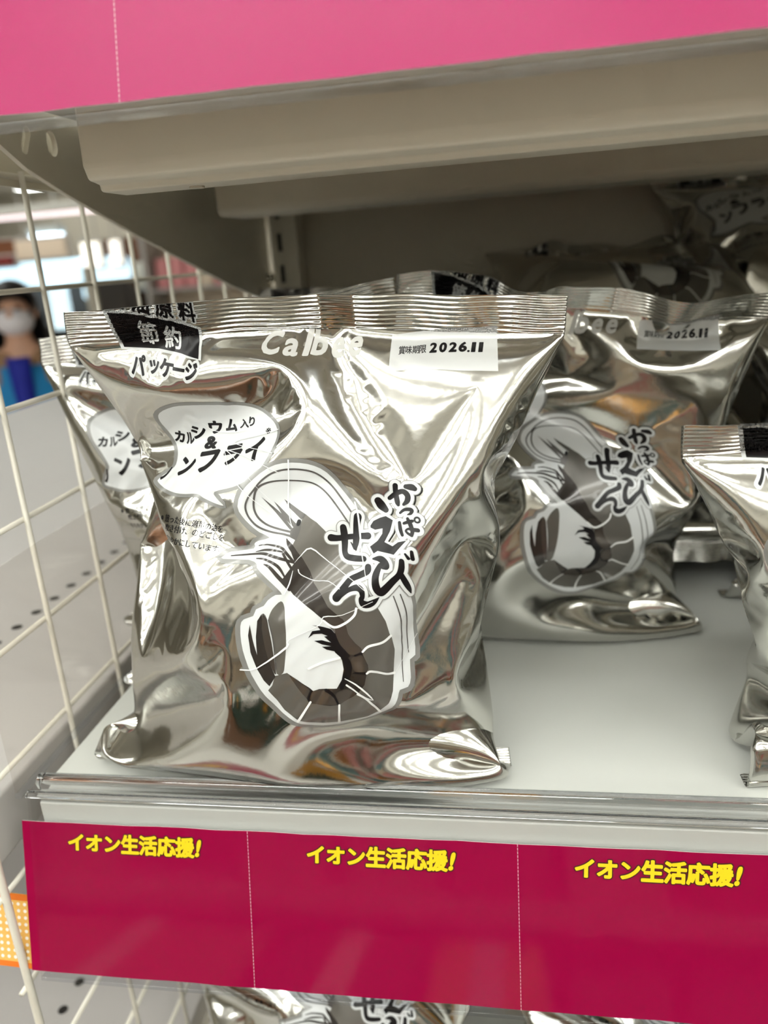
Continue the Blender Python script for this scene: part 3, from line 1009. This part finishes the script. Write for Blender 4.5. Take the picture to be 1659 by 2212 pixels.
br = empty('shelf_bracket', (-.2045, 0, 0), label='beige pierced side bracket holding the overhead shelf', cat='bracket')
circ = lambda y, z, ry, rz, n=18: [(y + ry * math.cos(2 * math.pi * k / n), z + rz * math.sin(2 * math.pi * k / n)) for k in range(n)]
slot = lambda y, z, l, r, ang: [(y + math.cos(ang) * (l * (1 if math.cos(t) > 0 else -1) + r * math.cos(t)) - math.sin(ang) * r * math.sin(t),
                                 z + math.sin(ang) * (l * (1 if math.cos(t) > 0 else -1) + r * math.cos(t)) + math.cos(ang) * r * math.sin(t)) for t in np.linspace(.05, 2 * math.pi - .05, 22)]
edge = [(.050, .292), (.050, .284), (.054, .275), (.063, .265), (.080, .257), (.107, .249), (.178, .231), (.320, .198), (.424, .178), (.424, .292)]
MB().profile_yz(edge, -.0012, .0012, [circ(.104, .2695, .0042, .0055), slot(.083, .2685, .004, .0024, 1.0)]).build('plate', M['beige'], br, .0006)
MB().tube([(0.0012, .415, .20), (.006, .415, .20)], .004, 10).build('hook', M['beige'], br)

# side skirt above the mesh
MB().box(-.2245, -.2225, .0, .44, .2525, .42).build('side_panel', M['beige'])
tag(bpy.data.objects['side_panel'], 'beige side panel above the white wire mesh', 'side panel')

# wire mesh end panel, 5 cm squares
ms = empty('wire_mesh_panel', (XL, 0, 0), label='ivory wire mesh panel closing the left end of the shelving', cat='wire mesh')
for k in range(-8, 6):
    z = .0095 + k * .0495
    MB().tube([(0, -.022, z), (0, .43, z)], .0013, 8).build('wire', M['wire'], ms, smooth=True)
for k in range(0, 10):
    y = .0015 + k * .05 - .02 * (k == 0)
    MB().tube([(.0022, y, -.42), (.0022, y, .259)], .0013 if k else .0018, 8).build('wire', M['wire'], ms, smooth=True)

# clear divider plate in front of the mesh
dv = empty('clear_divider', (-.214, 0, 0), label='clear plastic divider plate standing against the wire mesh', cat='divider')
MB().box(-.0007, .0007, -.004, .40, .0035, .099).build('plate', M['cleardiv'], dv, .0003)
MB().profile_yz([(-.004, .0004), (.40, .0004), (.40, .0030), (-.004, .0030)], -.0016, .0016).build('foot', M['clearlip'], dv, .0008)

# ------------------------------------------------------------------ price rails with magenta cards
def rail(z, x0, label, film='clear'):
    r = empty('price_rail', (0, 0, z), label=label, cat='price rail')
    # back strip, rounded lip, sloping front window and bottom channel
    lipb = MB().profile_x([(.0005, .0025), (-.0005, .0062), (.0015, .0085), (.0045, .0085), (.0055, .0062), (.0052, .0012), (.0030, .0005)], x0 + .004, XR)
    lipb.build('lip', M['lipglass'], r, .0006)
    MB().profile_x([(-.0008, .0030), (-.0030, .0024), (-.0034, .0008), (-.0020, -.0004), (-.0004, .0004)], x0, XR).build('bead', M['lipglass'], r, .0004)
    MB().profile_x([(-.0012, .0005), (-.0018, .0005), (-.0206, -.0795), (-.0200, -.0795)], x0, XR).build('window', M[film], r)
    MB().profile_x([(.0005, .0), (.0001, .0), (-.0165, -.0815), (-.0160, -.0815)], x0, XR).build('back_sheet', M['clear'], r)
    MB().profile_x([(-.0165, -.0803), (-.0205, -.0797), (-.0212, -.0812), (-.0160, -.0824)], x0, XR).build('channel', M['clearlip'], r, .0004)
    return r

def card(z, x0, x1, label, texts, folds, ink='magenta'):
    """card strip standing in the sloping rail"""
    t = Vector((0, -.0170, -.0690)) ; t.normalize()      # down the slope
    nrm = Vector((0, -t.z, t.y)) * -1
    if nrm.y > 0:
        nrm = -nrm
    org = Vector((0, -.0030, -.0115))
    r = empty('sale_card', (0, 0, z), label=label, cat='sale card')
    L = .0682
    at = lambda x, d, o=0: org + Vector((x, 0, 0)) + t * d + nrm * o
    rng = random.Random(3)
    v, f = [], []
    n = 90
    for i in range(n + 1):
        x = x0 + (x1 - x0) * i / n
        j = rng.uniform(-.00025, .00025)
        for d, o in ((j, 0), (L + j, 0), (L + j, -.0004), (j, -.0004)):
            v.append(at(x, d, o))
        if i < n:
            b = i * 4
            f += [(b, b + 1, b + 5, b + 4), (b + 1, b + 2, b + 6, b + 5), (b + 2, b + 3, b + 7, b + 6), (b + 3, b, b + 4, b + 7)]
    f += [(0, 3, 2, 1), (n * 4, n * 4 + 1, n * 4 + 2, n * 4 + 3)]
    mi = [0 if k % 4 == 0 else 1 for k in range(4 * n)] + [1, 1]
    mb = MB()
    mb.v, mb.f, mb.mi = [tuple(q) for q in v], f, mi
    mb.build('card', [M[ink], M['cardedge']], r)
    for x in folds:
        m = MB()
        d = 0
        while d < L - .0004:
            m.add([at(x, d, .00012), at(x, d + .0011, .00012), at(x + .00028, d + .0011, .00012), at(x + .00028, d, .00012)], [(0, 1, 2, 3)])
            d += .0015
        m.build('perforation', M['perf'], r)
    for x, w in texts:
        T, T2 = [], []
        chars = 'イオン生活応援'
        h = w / 7.35
        for grow, lst in ((.045, T), (.10, T2)):
            for i, ch in enumerate(chars):
                g = glyph(ch, grow)
                q = (g - np.array((.5, .37))) * h * np.array((1.0, 1.06 if i > 2 else .98))
                q[..., 0] += x + h * (.5 + i * .985) + q[..., 1] * .04
                q[..., 1] -= .5 * h
                lst.append(q)
            g = glyph('!', grow)
            lo, hi = g.min((0, 1)), g.max((0, 1))
            q = (g - (lo + hi) / 2) * h * np.array((1.1, 1.15))
            q[..., 0] += x + h * 7.12 + q[..., 1] * .22
            q[..., 1] -= .5 * h
            lst.append(q)
        m = MB()
        for k, lst in enumerate((T2, T)):
            q = np.concatenate(lst)
            vv = [at(px, .0042 - py, .00016 + .00008 * k) for px, py in q.reshape(-1, 2)]
            m.add(vv, [(i, i + 1, i + 2) for i in range(0, len(vv), 3)], k)
        o = m.build('lettering', [M['outline'], M['yellow']], r)
        o['label'] = 'yellow lettering with dark outline'
    return r

rail(0, -.2112, 'clear plastic price rail along the front of the shelf with the silver bags')
card(0, -.2157, .92, 'deep magenta card strip with yellow lettering in the lower price rail',
     [(-.1946, .0615), (-.0884, .0618), (.0186, .0622), (.128, .0622)], [-.1133, -.0029, .108, .219])
rail(.3365, -.26, 'clear plastic price rail on the edge of the overhead shelf', 'clearrough')
card(.3365, -.27, .92, 'magenta card strip with brighter light in its colour in the price rail at the top', [], [-.1115, .235], 'magentalit')

pk = empty('polka_dot_card', (0, 0, 0), label='orange polka dot card poking out behind the left end of the magenta card', cat='card')
t = Vector((0, -.0170, -.0690)).normalized()
nrm = Vector((0, t.z, -t.y))
if nrm.y > 0:
    nrm = -nrm
org = Vector((0, -.0030, -.0115)) - nrm * .0012
at = lambda x, d, o=0: org + Vector((x, 0, 0)) + t * d + nrm * o
y0 = .0335
shape = [(-.2345, y0), (-.2100, y0 + .0012), (-.2100, y0 + .0345), (-.2345 - .0000, y0 + .0330), (-.2358, y0 + .0290)]
m = MB()
v = [at(x, d, 0) for x, d in shape] + [at(x, d, -.0004) for x, d in shape]
m.add(v, [(0, 1, 2, 3, 4), (9, 8, 7, 6, 5)] + [(i, i + 5, (i + 1) % 5 + 5, (i + 1) % 5) for i in range(5)])
m.build('card', M['amber'], pk)
for d0, d1 in ((y0, y0 + .0030), (y0 + .0316, y0 + .0342)):
    m = MB()
    m.add([at(-.2346, d0, .0001), at(-.2100, d0 + .001, .0001), at(-.2100, d1 + .001, .0001), at(-.2348, d1, .0001)], [(0, 1, 2, 3)])
    m.build('border', M['orange'], pk)
m = MB()
for i in range(8):
    for j in range(9):
        if -.2335 + i * .0031 > -.2105:
            continue
        c = (-.2335 + i * .0031, y0 + .0048 + j * .0031 + i * .0001)
        m.add([at(c[0] + .0008 * math.cos(a), c[1] + .0008 * math.sin(a), .0001) for a in np.arange(12) * math.pi / 6], [tuple(range(12))])
m.build('dot_print', M['dot'], pk)

# ------------------------------------------------------------------ neighbouring empty white shelves beyond the mesh
def empty_shelf(z, label, depth=1.34):
    r = empty('display_shelf', (0, 0, z), label=label, cat='shelf')
    MB().box(-.868, -.226, -.01, depth, -.03, 0).build('deck', M['tablewhite'], r, .002)
    MB().box(-.868, -.226, -.014, -.0105, -.034, -.001).build('front_lip', M['tablewhite'], r, .001)
    h = MB()
    for k in range(int((depth - .1) / .0225)):
        h.tube([(-.3215, .05 + k * .0225, .0001), (-.3215, .05 + k * .0225, .0003)], .0035, 12)
    h.build('peg_hole', M['slot'], r)['kind'] = 'stuff'
    return r
empty_shelf(-.001, 'empty white shelf beyond the wire mesh, level with the silver bags')
empty_shelf(-.275, 'lower empty white shelf seen through the mesh under the magenta card', .5)

# ------------------------------------------------------------------ the shop beyond the mesh, far out of focus
M['brown'] = mat('brown_board', srgb(120, 72, 40), .6)
M['redsign'] = mat('dark_red_board', srgb(128, 40, 36), .5)
M['casedark'] = mat('case_interior', (.10, .085, .075, 1), .5)
M['facing0'] = mat('column_paint', (.50, .46, .38, 1), .7)
M['litwhite'] = mat('lit_white_panel', (1., .96, .86, 1), .5, emit=1.6)
M['litblue'] = mat('lit_pale_blue_panel', (.62, .86, 1., 1), .5, emit=1.7)
M['litcase'] = mat('lit_case_interior', (.72, .92, 1., 1), .5, emit=1.1)
M['pinkprod'] = mat('pink_packet', srgb(226, 150, 150), .4)
M['creamprod'] = mat('cream_packet', srgb(232, 214, 190), .4)
M['tealprod'] = mat('teal_packet', srgb(110, 160, 170), .4)
M['ochre'] = mat('ochre_packet', srgb(176, 112, 40), .4)
M['greypost'] = mat('grey_post', (.45, .42, .38, 1), .5)

r = empty('chilled_case', (-4.45, 6.0, FLOOR), label='chilled display case with a glowing pale blue canopy in the far background beyond the mesh', cat='chilled case')
MB().box(-1.04, 1.04, 0, .9, 0, .55).build('base', M['tablewhite'], r, .01)
MB().box(-1.04, 1.04, .75, .9, .55, 1.50).build('back', M['casedark'], r)
MB().profile_x([(0, 1.70), (.02, 1.56), (.10, 1.52), (.9, 1.52), (.9, 1.72), (.1, 1.72)], -1.04, 1.04).build('canopy', M['litblue'], r, .05, seg=4)
for k in range(3):
    MB().box(-1.0, .60, .25, .749, .62 + k * .27, .65 + k * .27).build('case_shelf', M['casedark'], r)
for x in (-1.03, 1.0):
    MB().box(x - .01, x + .02, .1, .749, .551, 1.519).build('side_panel', M['casedark'], r)
MB().box(.65, .83, .05, .10, 1.16, 1.515).build('light_panel', M['litcase'], r, .02)
def sign(name, x0, x1, y, z0, z1, m, label, cat='sign', frame=True):
    r = empty(name, ((x0 + x1) / 2, y, z0), label=label, cat=cat)
    w = (x1 - x0) / 2
    MB().box(-w, w, 0, .04, 0, z1 - z0).build('board', m, r, .004)
    if frame:
        MB().box(-w - .02, w + .02, .041, .07, -.02, z1 - z0 + .02).build('frame', M['greypost'], r, .004)
    for x in (-w * .7, w * .7):
        MB().tube([(x, .055, z1 - z0), (x, .055, CEIL - z0 - .001)], .006, 6).build('hanger', M['greypost'], r)
    return r
sign('hanging_sign', -5.2, -3.88, 5.9, .42, .54, M['brown'], 'brown sign board hanging in the far background above the glowing canopy')
sign('hanging_sign', -5.2, -3.90, 5.82, .35, .415, M['redsign'], 'dark red strip sign under the brown board in the far background')
sign('hanging_sign', -3.84, -3.42, 5.80, .38, .52, M['creamprod'], 'pale board hanging in the far background between the red strip and the glowing box')
sign('lit_sign', -3.345, -3.205, 5.9, .29, .47, M['litwhite'], 'glowing cream sign box in the background between the mesh wires')
sign('lit_sign', -3.10, -3.03, 5.9, .29, .47, M['litwhite'], 'narrow glowing sign box beside the larger glowing one')
r = empty('column', (-3.155, 5.6, FLOOR), label='pale beige column in the far background beside the glowing boxes', cat='column')
MB().box(-.035, .035, -.03, .03, 0, 1.64).build('shaft', M['facing0'], r, .005)
MB().box(-.045, .045, -.04, .04, 0, .10).build('plinth', M['facing0'], r, .005)
r = empty('case_lamp', (-3.255, 5.75, FLOOR + 1.40), label='small bluish white lamp glowing in front of the brown shelf in the background', cat='lamp')
MB().box(-.05, .05, -.02, .02, 0, .10).build('shade', M['litblue'], r, .02)
MB().tube([(0, 0, 0), (0, 0, -1.399)], .01, 8).build('stand', M['greypost'], r)

def goods_shelf(x, y, w, label, mats_, rows=4, h=1.9, seed=1):
    rg = random.Random(seed)
    r = empty('goods_shelf', (x, y, FLOOR), label=label, cat='shelf unit', group=None)
    MB().box(-w / 2 + .021, w / 2 - .021, .35, .40, 0, h).build('back_board', M['brown'] if seed == 1 else M['creamprod'], r)
    for s in (-w / 2, w / 2):
        MB().box(s - .02, s + .02, 0, .40, 0, h).build('side', M['greypost'], r)
    for k in range(rows):
        z = .15 + k * (h - .2) / rows
        MB().box(-w / 2 + .021, w / 2 - .021, .0, .349, z - .02, z).build('board', M['tablewhite'], r)
    return r, [.15 + k * (h - .2) / rows for k in range(rows)]

for (x, y, w, lab, pal, seed) in ((-3.64, 7.05, .60, 'brown backed goods shelf in the background behind the glowing sign', ('ochre', 'creamprod', 'litwhite'), 1),
                                  (-2.45, 6.2, 1.05, 'pale goods shelf with pinkish packets in the background near the bracket', ('pinkprod', 'creamprod', 'pinkprod', 'creamprod', 'creamprod'), 2)):
    r, zs = goods_shelf(x, y, w, lab, pal, seed=seed)
    rg = random.Random(seed)
    proto = {}
    for z in zs:
        xx = x - w / 2 + .10
        while xx < x + w / 2 - .1:
            mk = rg.choice([q for q in pal if q != 'litwhite'])
            if mk not in proto:
                me_o = MB().box(-.055, .055, 0, .12, 0, .24).build('packet', M[mk], None, .01)
                proto[mk] = me_o
                o = me_o
            else:
                o = proto[mk].copy()
                C.objects.link(o)
            o.location = (xx, y + .10, FLOOR + z + .001)
            tag(o, {'pinkprod': 'pink packet on the pale goods shelf in the background', 'creamprod': 'cream packet on a goods shelf in the background', 'tealprod': 'teal packet on the pale goods shelf in the background',
                    'ochre': 'ochre packet on the brown goods shelf in the background'}[mk], 'packet', mk.replace('prod', '') + ' packets in the background')
            xx += .125

# ------------------------------------------------------------------ shopper in a mask
M['skin'] = mat('skin', srgb(206, 160, 134), .5)
M['hair'] = mat('black_hair', (.012, .010, .010, 1), .4, bump=(60, .3, .004))
M['mask'] = mat('white_mask', (.80, .76, .80, 1), .7)
M['cardigan'] = mat('tan_cardigan', srgb(150, 118, 88), .9)
M['apron'] = mat('bright_blue_apron', srgb(16, 128, 190), .7)
M['navy'] = mat('deep_blue_scarf', srgb(14, 30, 150), .7)
M['trousers'] = mat('dark_trousers', (.03, .03, .04, 1), .8)
M['shoe'] = mat('black_shoe', (.02, .02, .02, 1), .5)

def skin_mesh(name, pts, edges, radii, m, parent, sub=2, root=0):
    me = bpy.data.meshes.new(name)
    me.from_pydata(pts, edges, [])
    o = link(name, me, parent, [m])
    o.modifiers.new('skin', 'SKIN')
    me.skin_vertices.new() if not me.skin_vertices else None
    for i, q in enumerate(radii):
        me.skin_vertices[0].data[i].radius = (q, q) if not isinstance(q, tuple) else q
        me.skin_vertices[0].data[i].use_root = i == root
    s = o.modifiers.new('sub', 'SUBSURF')
    s.levels = s.render_levels = sub
    o.modifiers['skin'].use_smooth_shade = True
    return o

def ball(name, loc, r, m, parent, seg=20, rings=14, cut=None):
    bm = bmesh.new()
    bmesh.ops.create_uvsphere(bm, u_segments=seg, v_segments=rings, radius=1)
    for v in bm.verts:
        v.co = Vector((v.co.x * r[0] + loc[0], v.co.y * r[1] + loc[1], v.co.z * r[2] + loc[2]))
    if cut:
        bmesh.ops.delete(bm, geom=[v for v in bm.verts if cut(v.co)], context='VERTS')
    me = bpy.data.meshes.new(name)
    bm.to_mesh(me)
    bm.free()
    me.polygons.foreach_set('use_smooth', [True] * len(me.polygons))
    return link(name, me, parent, [m])

ps = empty('person', (-2.13, 3.0, FLOOR), (0, 0, math.radians(22)), 'person in a white face mask with black hair and bright blue apron beyond the mesh', 'person')
# one continuous body: pelvis, spine, neck, head, arms with hands, legs with feet (front is -y)
pts = [(0, 0, .80), (0, .0, .95), (0, .0, 1.10), (0, .01, 1.24), (0, .005, 1.31), (0, -.005, 1.36), (0, -.01, 1.43), (0, -.01, 1.51)]
rad = [(.135, .10), (.12, .09), (.135, .095), (.10, .075), (.05, .05), (.055, .06), (.078, .09), (.06, .07)]
ed = [(0, 1), (1, 2), (2, 3), (3, 4), (4, 5), (5, 6), (6, 7)]
def chain(start, seq):
    prev = start
    ids = []
    for p, q in seq:
        pts.append(p)
        rad.append(q)
        ed.append((prev, len(pts) - 1))
        prev = len(pts) - 1
        ids.append(prev)
    return ids
for s in (-1, 1):
    arm = chain(3, [((s * .155, .01, 1.235), .052), ((s * .205, .02, 1.10), .043), ((s * .215, .01, .98), .036), ((s * .185, -.11, .93), .030), ((s * .14, -.20, .92), .024), ((s * .125, -.245, .915), (.034, .016))])
    for k in range(4):
        x = s * (.125 + (k - 1.5) * .019)
        L = (.060, .072, .076, .062)[k if s > 0 else 3 - k]
        chain(arm[-1], [((x, -.275, .913), .0085), ((x, -.275 - L * .5, .906), .008), ((x * .99, -.275 - L, .892), .007)])
    chain(arm[-2], [((s * .095, -.225, .915), .010), ((s * .080, -.262, .908), .008)])
    chain(0, [((s * .085, 0, .70), (.085, .085)), ((s * .09, -.005, .45), .058), ((s * .09, .01, .28), .052), ((s * .09, .02, .09), .036), ((s * .09, -.03, .045), .038), ((s * .095, -.11, .035), .034)])
skin_mesh('body', pts, ed, rad, M['skin'], ps)
ball('nose', (0, -.108, 1.435), (.013, .018, .020), M['skin'], ps, 10, 8)
for s in (-1, 1):
    ball('ear', (s * .083, -.005, 1.44), (.012, .022, .030), M['skin'], ps, 10, 8)
    ball('eye', (s * .032, -.090, 1.458), (.013, .008, .007), M['hair'], ps, 10, 8)
ball('face_mask', (0, -.028, 1.405), (.078, .098, .062), M['mask'], ps, 24, 16, cut=lambda c: c.y > .01)
ball('hair', (0, .012, 1.475), (.100, .112, .105), M['hair'], ps, 24, 18, cut=lambda c: c.y < -.065 and c.z < 1.505)
ball('hair', (0, .035, 1.33), (.118, .085, .20), M['hair'], ps, 24, 18, cut=lambda c: c.y < -.02)
skin_mesh('cardigan', [(0, 0, .86), (0, 0, .98), (0, 0, 1.10), (0, .01, 1.235), (0, .01, 1.285)] + [(s * a, b, c) for s in (-1, 1) for a, b, c in ((.165, .01, 1.225), (.212, .02, 1.09), (.222, .01, .97), (.19, -.10, .93))],
          [(0, 1), (1, 2), (2, 3), (3, 4), (3, 5), (5, 6), (6, 7), (7, 8), (3, 9), (9, 10), (10, 11), (11, 12)], [(.15, .115), (.14, .108), (.15, .112), (.115, .09), (.065, .06)] + [.068, .056, .05, .042] * 2, M['cardigan'], ps)
v, f = [], []
for i in range(9):
    for j in range(11):
        a = (j - 5) / 5
        z = .62 + i * .075
        w = .17 if z < 1.0 else .17 - (z - 1.0) * .30
        v.append((a * w, -.118 + .05 * a * a - .012 * math.sin(i * .5), z))
for i in range(8):
    for j in range(10):
        f.append((i * 11 + j, i * 11 + j + 1, (i + 1) * 11 + j + 1, (i + 1) * 11 + j))
mb = MB().add(v, f)
o = mb.build('apron', M['apron'], ps, smooth=True)
o.modifiers.new('thick', 'SOLIDIFY').thickness = .006
v, f = [], []
for i in range(8):
    z = .86 + i * .057
    w = .030 + .020 * i / 7
    v += [(-w, -.128 + .004 * math.sin(i), z), (0, -.138, z), (w, -.128 - .004 * math.sin(i), z)]
for i in range(7):
    for j in range(2):
        f.append((i * 3 + j, i * 3 + j + 1, i * 3 + j + 4, i * 3 + j + 3))
o = MB().add(v, f).build('scarf', M['navy'], ps, smooth=True)
o.modifiers.new('thick', 'SOLIDIFY').thickness = .008
skin_mesh('trousers', [(0, 0, .86), (0, 0, .77)] + [(s * a, b, c) for s in (-1, 1) for a, b, c in ((.09, 0, .66), (.095, -.005, .45), (.095, .01, .12))], [(0, 1), (1, 2), (2, 3), (3, 4), (1, 5), (5, 6), (6, 7)],
          [(.15, .115), (.15, .115)] + [.095, .075, .06] * 2, M['trousers'], ps)
for s in (-1, 1):
    ball('shoe', (s * .092, -.045, .036), (.048, .125, .036), M['shoe'], ps, 14, 10)

# ------------------------------------------------------------------ shelving and added stand-in boxes across the aisle, seen only in the foil
def standin_box(x, y, z, sx, sy, sz, m, label, rz=0):  # added blocks whose reflections stand in for the photographer's clothes
    r = empty('standin_box', (x, y, z), (0, 0, rz), label, 'standin_box')
    MB().box(-sx / 2, sx / 2, -sy / 2, sy / 2, 0, sz).build('box', m, r, .004)
    MB().box(-.025, .025, -sy / 2 - .001, sy / 2 + .001, sz * .75, sz + .001).build('tape', M['cardedge'], r)
    return r
M['brownstandin'] = mat('brown_standin', srgb(150, 104, 74), .7, noise=(8, .05))
M['greenstandin'] = mat('dark_green_standin', srgb(8, 58, 44), .5)
M['yellowstandin'] = mat('golden_yellow_standin', srgb(214, 150, 30), .5)
for (x, w, m, lab) in ((-.66, .46, 'brownstandin', 'brown stand-in box'), (-.285, .24, 'greenstandin', 'dark green stand-in box'), (-.06, .17, 'yellowstandin', 'golden yellow stand-in box')):
    for k in range(2):
        standin_box(x, -.95, FLOOR + k * .45, w, .34, .449, M[m], lab + (' on top of another' if k else ' on the floor') + ' across the aisle, added to be mirrored in the front bag')
M['facing'] = mat('pale_shelf_board', (.80, .77, .70, 1), .5)
r = empty('goods_shelf', (0, -1.75, FLOOR), label='pale shelving across the aisle behind the photographer, mirrored in the foil', cat='shelf unit')
MB().box(-3, 3, -.05, 0, 0, 1.75).build('back_board', M['facing'], r)
for k in range(5):
    MB().box(-3, 3, .0, .35, .10 + k * .36, .14 + k * .36).build('board', M['facing'], r)
rg = random.Random(9)
proto = {}
for k in range(4):
    x = -2.4
    while x < 2.2:
        mk = rg.choice(('pinkprod', 'creamprod', 'creamprod', 'litless', 'tealprod', 'ochre'))
        if mk != 'litless':
            if mk not in proto:
                o = MB().box(-.10, .10, -.06, .06, 0, .24).build('packet', M[mk], None, .01)
                proto[mk] = o
            else:
                o = proto[mk].copy()
                C.objects.link(o)
            o.location = (x, -1.50, FLOOR + .141 + k * .36)
            tag(o, mk.replace('prod', '') + ' packet on the shelving across the aisle, mirrored in the foil', 'packet', mk.replace('prod', '') + ' packets across the aisle')
        x += .235

# ------------------------------------------------------------------ the snack bags
T3 = ((.006, 500), (.003, 450), (.0015, 240))
T2 = ((.006, 450), (.003, 380))
DA = [(0.038, 0.172, 0.002), (-0.004, 0.165, 0.0), (-0.056, 0.068, 0.004), (-0.05, 0.106, -0.007), (0.072, 0.152, 0.009), (0.064, 0.124, 0.003), (-0.04, 0.19, 0.01), (0.02, 0.198, 0.012), (0.05, 0.1, -0.006)]
HUG = ((0, .03, .05, .075, .115, .135, .155, .17, .18), (-.12, -.092, -.082, -.073, -.069, -.071, -.077, -.088, -.13), (.12, .095, .09, .088, .0895, .0955, .103, .112, .15))
DB = [(.036, .166, .006), (-.024, .182, .010), (.066, .108, .004), (-.064, .135, .004), (.0, .200, .010)]
DC = [(-.055, .156, -.012), (-.045, .106, -.020), (.04, .171, -.012), (.05, .081, -.015), (-.06, .07, -.010), (.0, .141, -.022), (-.02, .211, -.006)]
bag_variant('front', 1, .00104, DA, T3, .2230, 1, .021, .022, hug=HUG, smooth=.085, cracks=True)
bag_variant('second', 7, .00102, DB, T3, .2165, 0, .020, .006)
bag_variant('slumped', 11, .00106, DC, T3, .184, 0, -.030, .0)
bag_variant('plain', 23, .00106, DB[:4] + DC[3:4], T2, .218, 1, 0, .02)
bag_variant('flat', 41, .00074, DB[:3], T2, .220, 1, 0, .006)
bag_variant('short', 31, .00100, DC[:3] + DB[2:4], T2, .202, 1, 0, .02)

bag('front', (-.096, .0040, 0.0010), (-.005, .006, .02), 'large silver snack bag standing at the front with its date label in full view')
bag('second', (.008, .139, 0), (0, .02, 0), 'silver snack bag standing at the far end of the bare shelf patch')
bag('plain', (-.124, .088, 0), (0, -.10, .0), 'silver snack bag leaning left beside the wire mesh, half hidden by the front bag')
bag('slumped', (.177, .012, 0), (.0, .0, 0), 'slumped silver snack bag cut off by the right edge of the photo')
bag('short', (-.155, .160, 0), (-.02, -.10, .06), 'silver snack bag behind the front bag with only its raised seal corner showing')
bag('short', (-.105, .250, 0), (-.03, -.03, -.05), 'silver snack bag in the third row with its seal just above the front bag')
bag('second', (.215, .108, 0), (.0, -.02, -.1), 'silver snack bag at the right edge, behind the slumped one')
bag('short', (.215, .190, 0), (-.05, .02, .1), 'dark shaded silver snack bag between the second bag and the right edge')
bag('plain', (-.125, .345, 0), (-.1, .03, .0), 'dim silver snack bag against the slotted upright at the back')
for k in range(3):
    bag('flat', (.068 + .006 * k, .222 + .004 * k, .047 + k * .058 + .012 * (k == 2)), (math.radians(-90 + 11 * (k == 2)), 0, .03 * k),
        ('bottom bag of the pile lying at the back of the shelf', 'middle bag of the pile lying at the back of the shelf', 'dim silver snack bag lying face up on top of the pile at the back')[k])
for k in range(2):
    bag('flat', (.270, .228, .045 + k * .058), (math.radians(-90), 0, -.02), ('lowest bag of the dark pile at the back right', 'second bag of the dark pile at the back right')[k])
bag('slumped', (.232, .335, .142), (math.radians(-40), 0, .04), 'shaded silver snack bag propped up on the pile in the back right corner')
for x, y, rz, lab in ((-.118, .055, .04, 'silver snack bag on the lower shelf, peeking out under the middle of the magenta card'), (.062, .058, -.05, 'silver snack bag on the lower shelf under the right half of the magenta card'),
                      (.246, .055, .0, 'silver snack bag on the lower shelf beyond the right edge')):
    bag('second', (x, y, -.275), (0, 0, rz), lab, 'silver snack bags on the lower shelf')
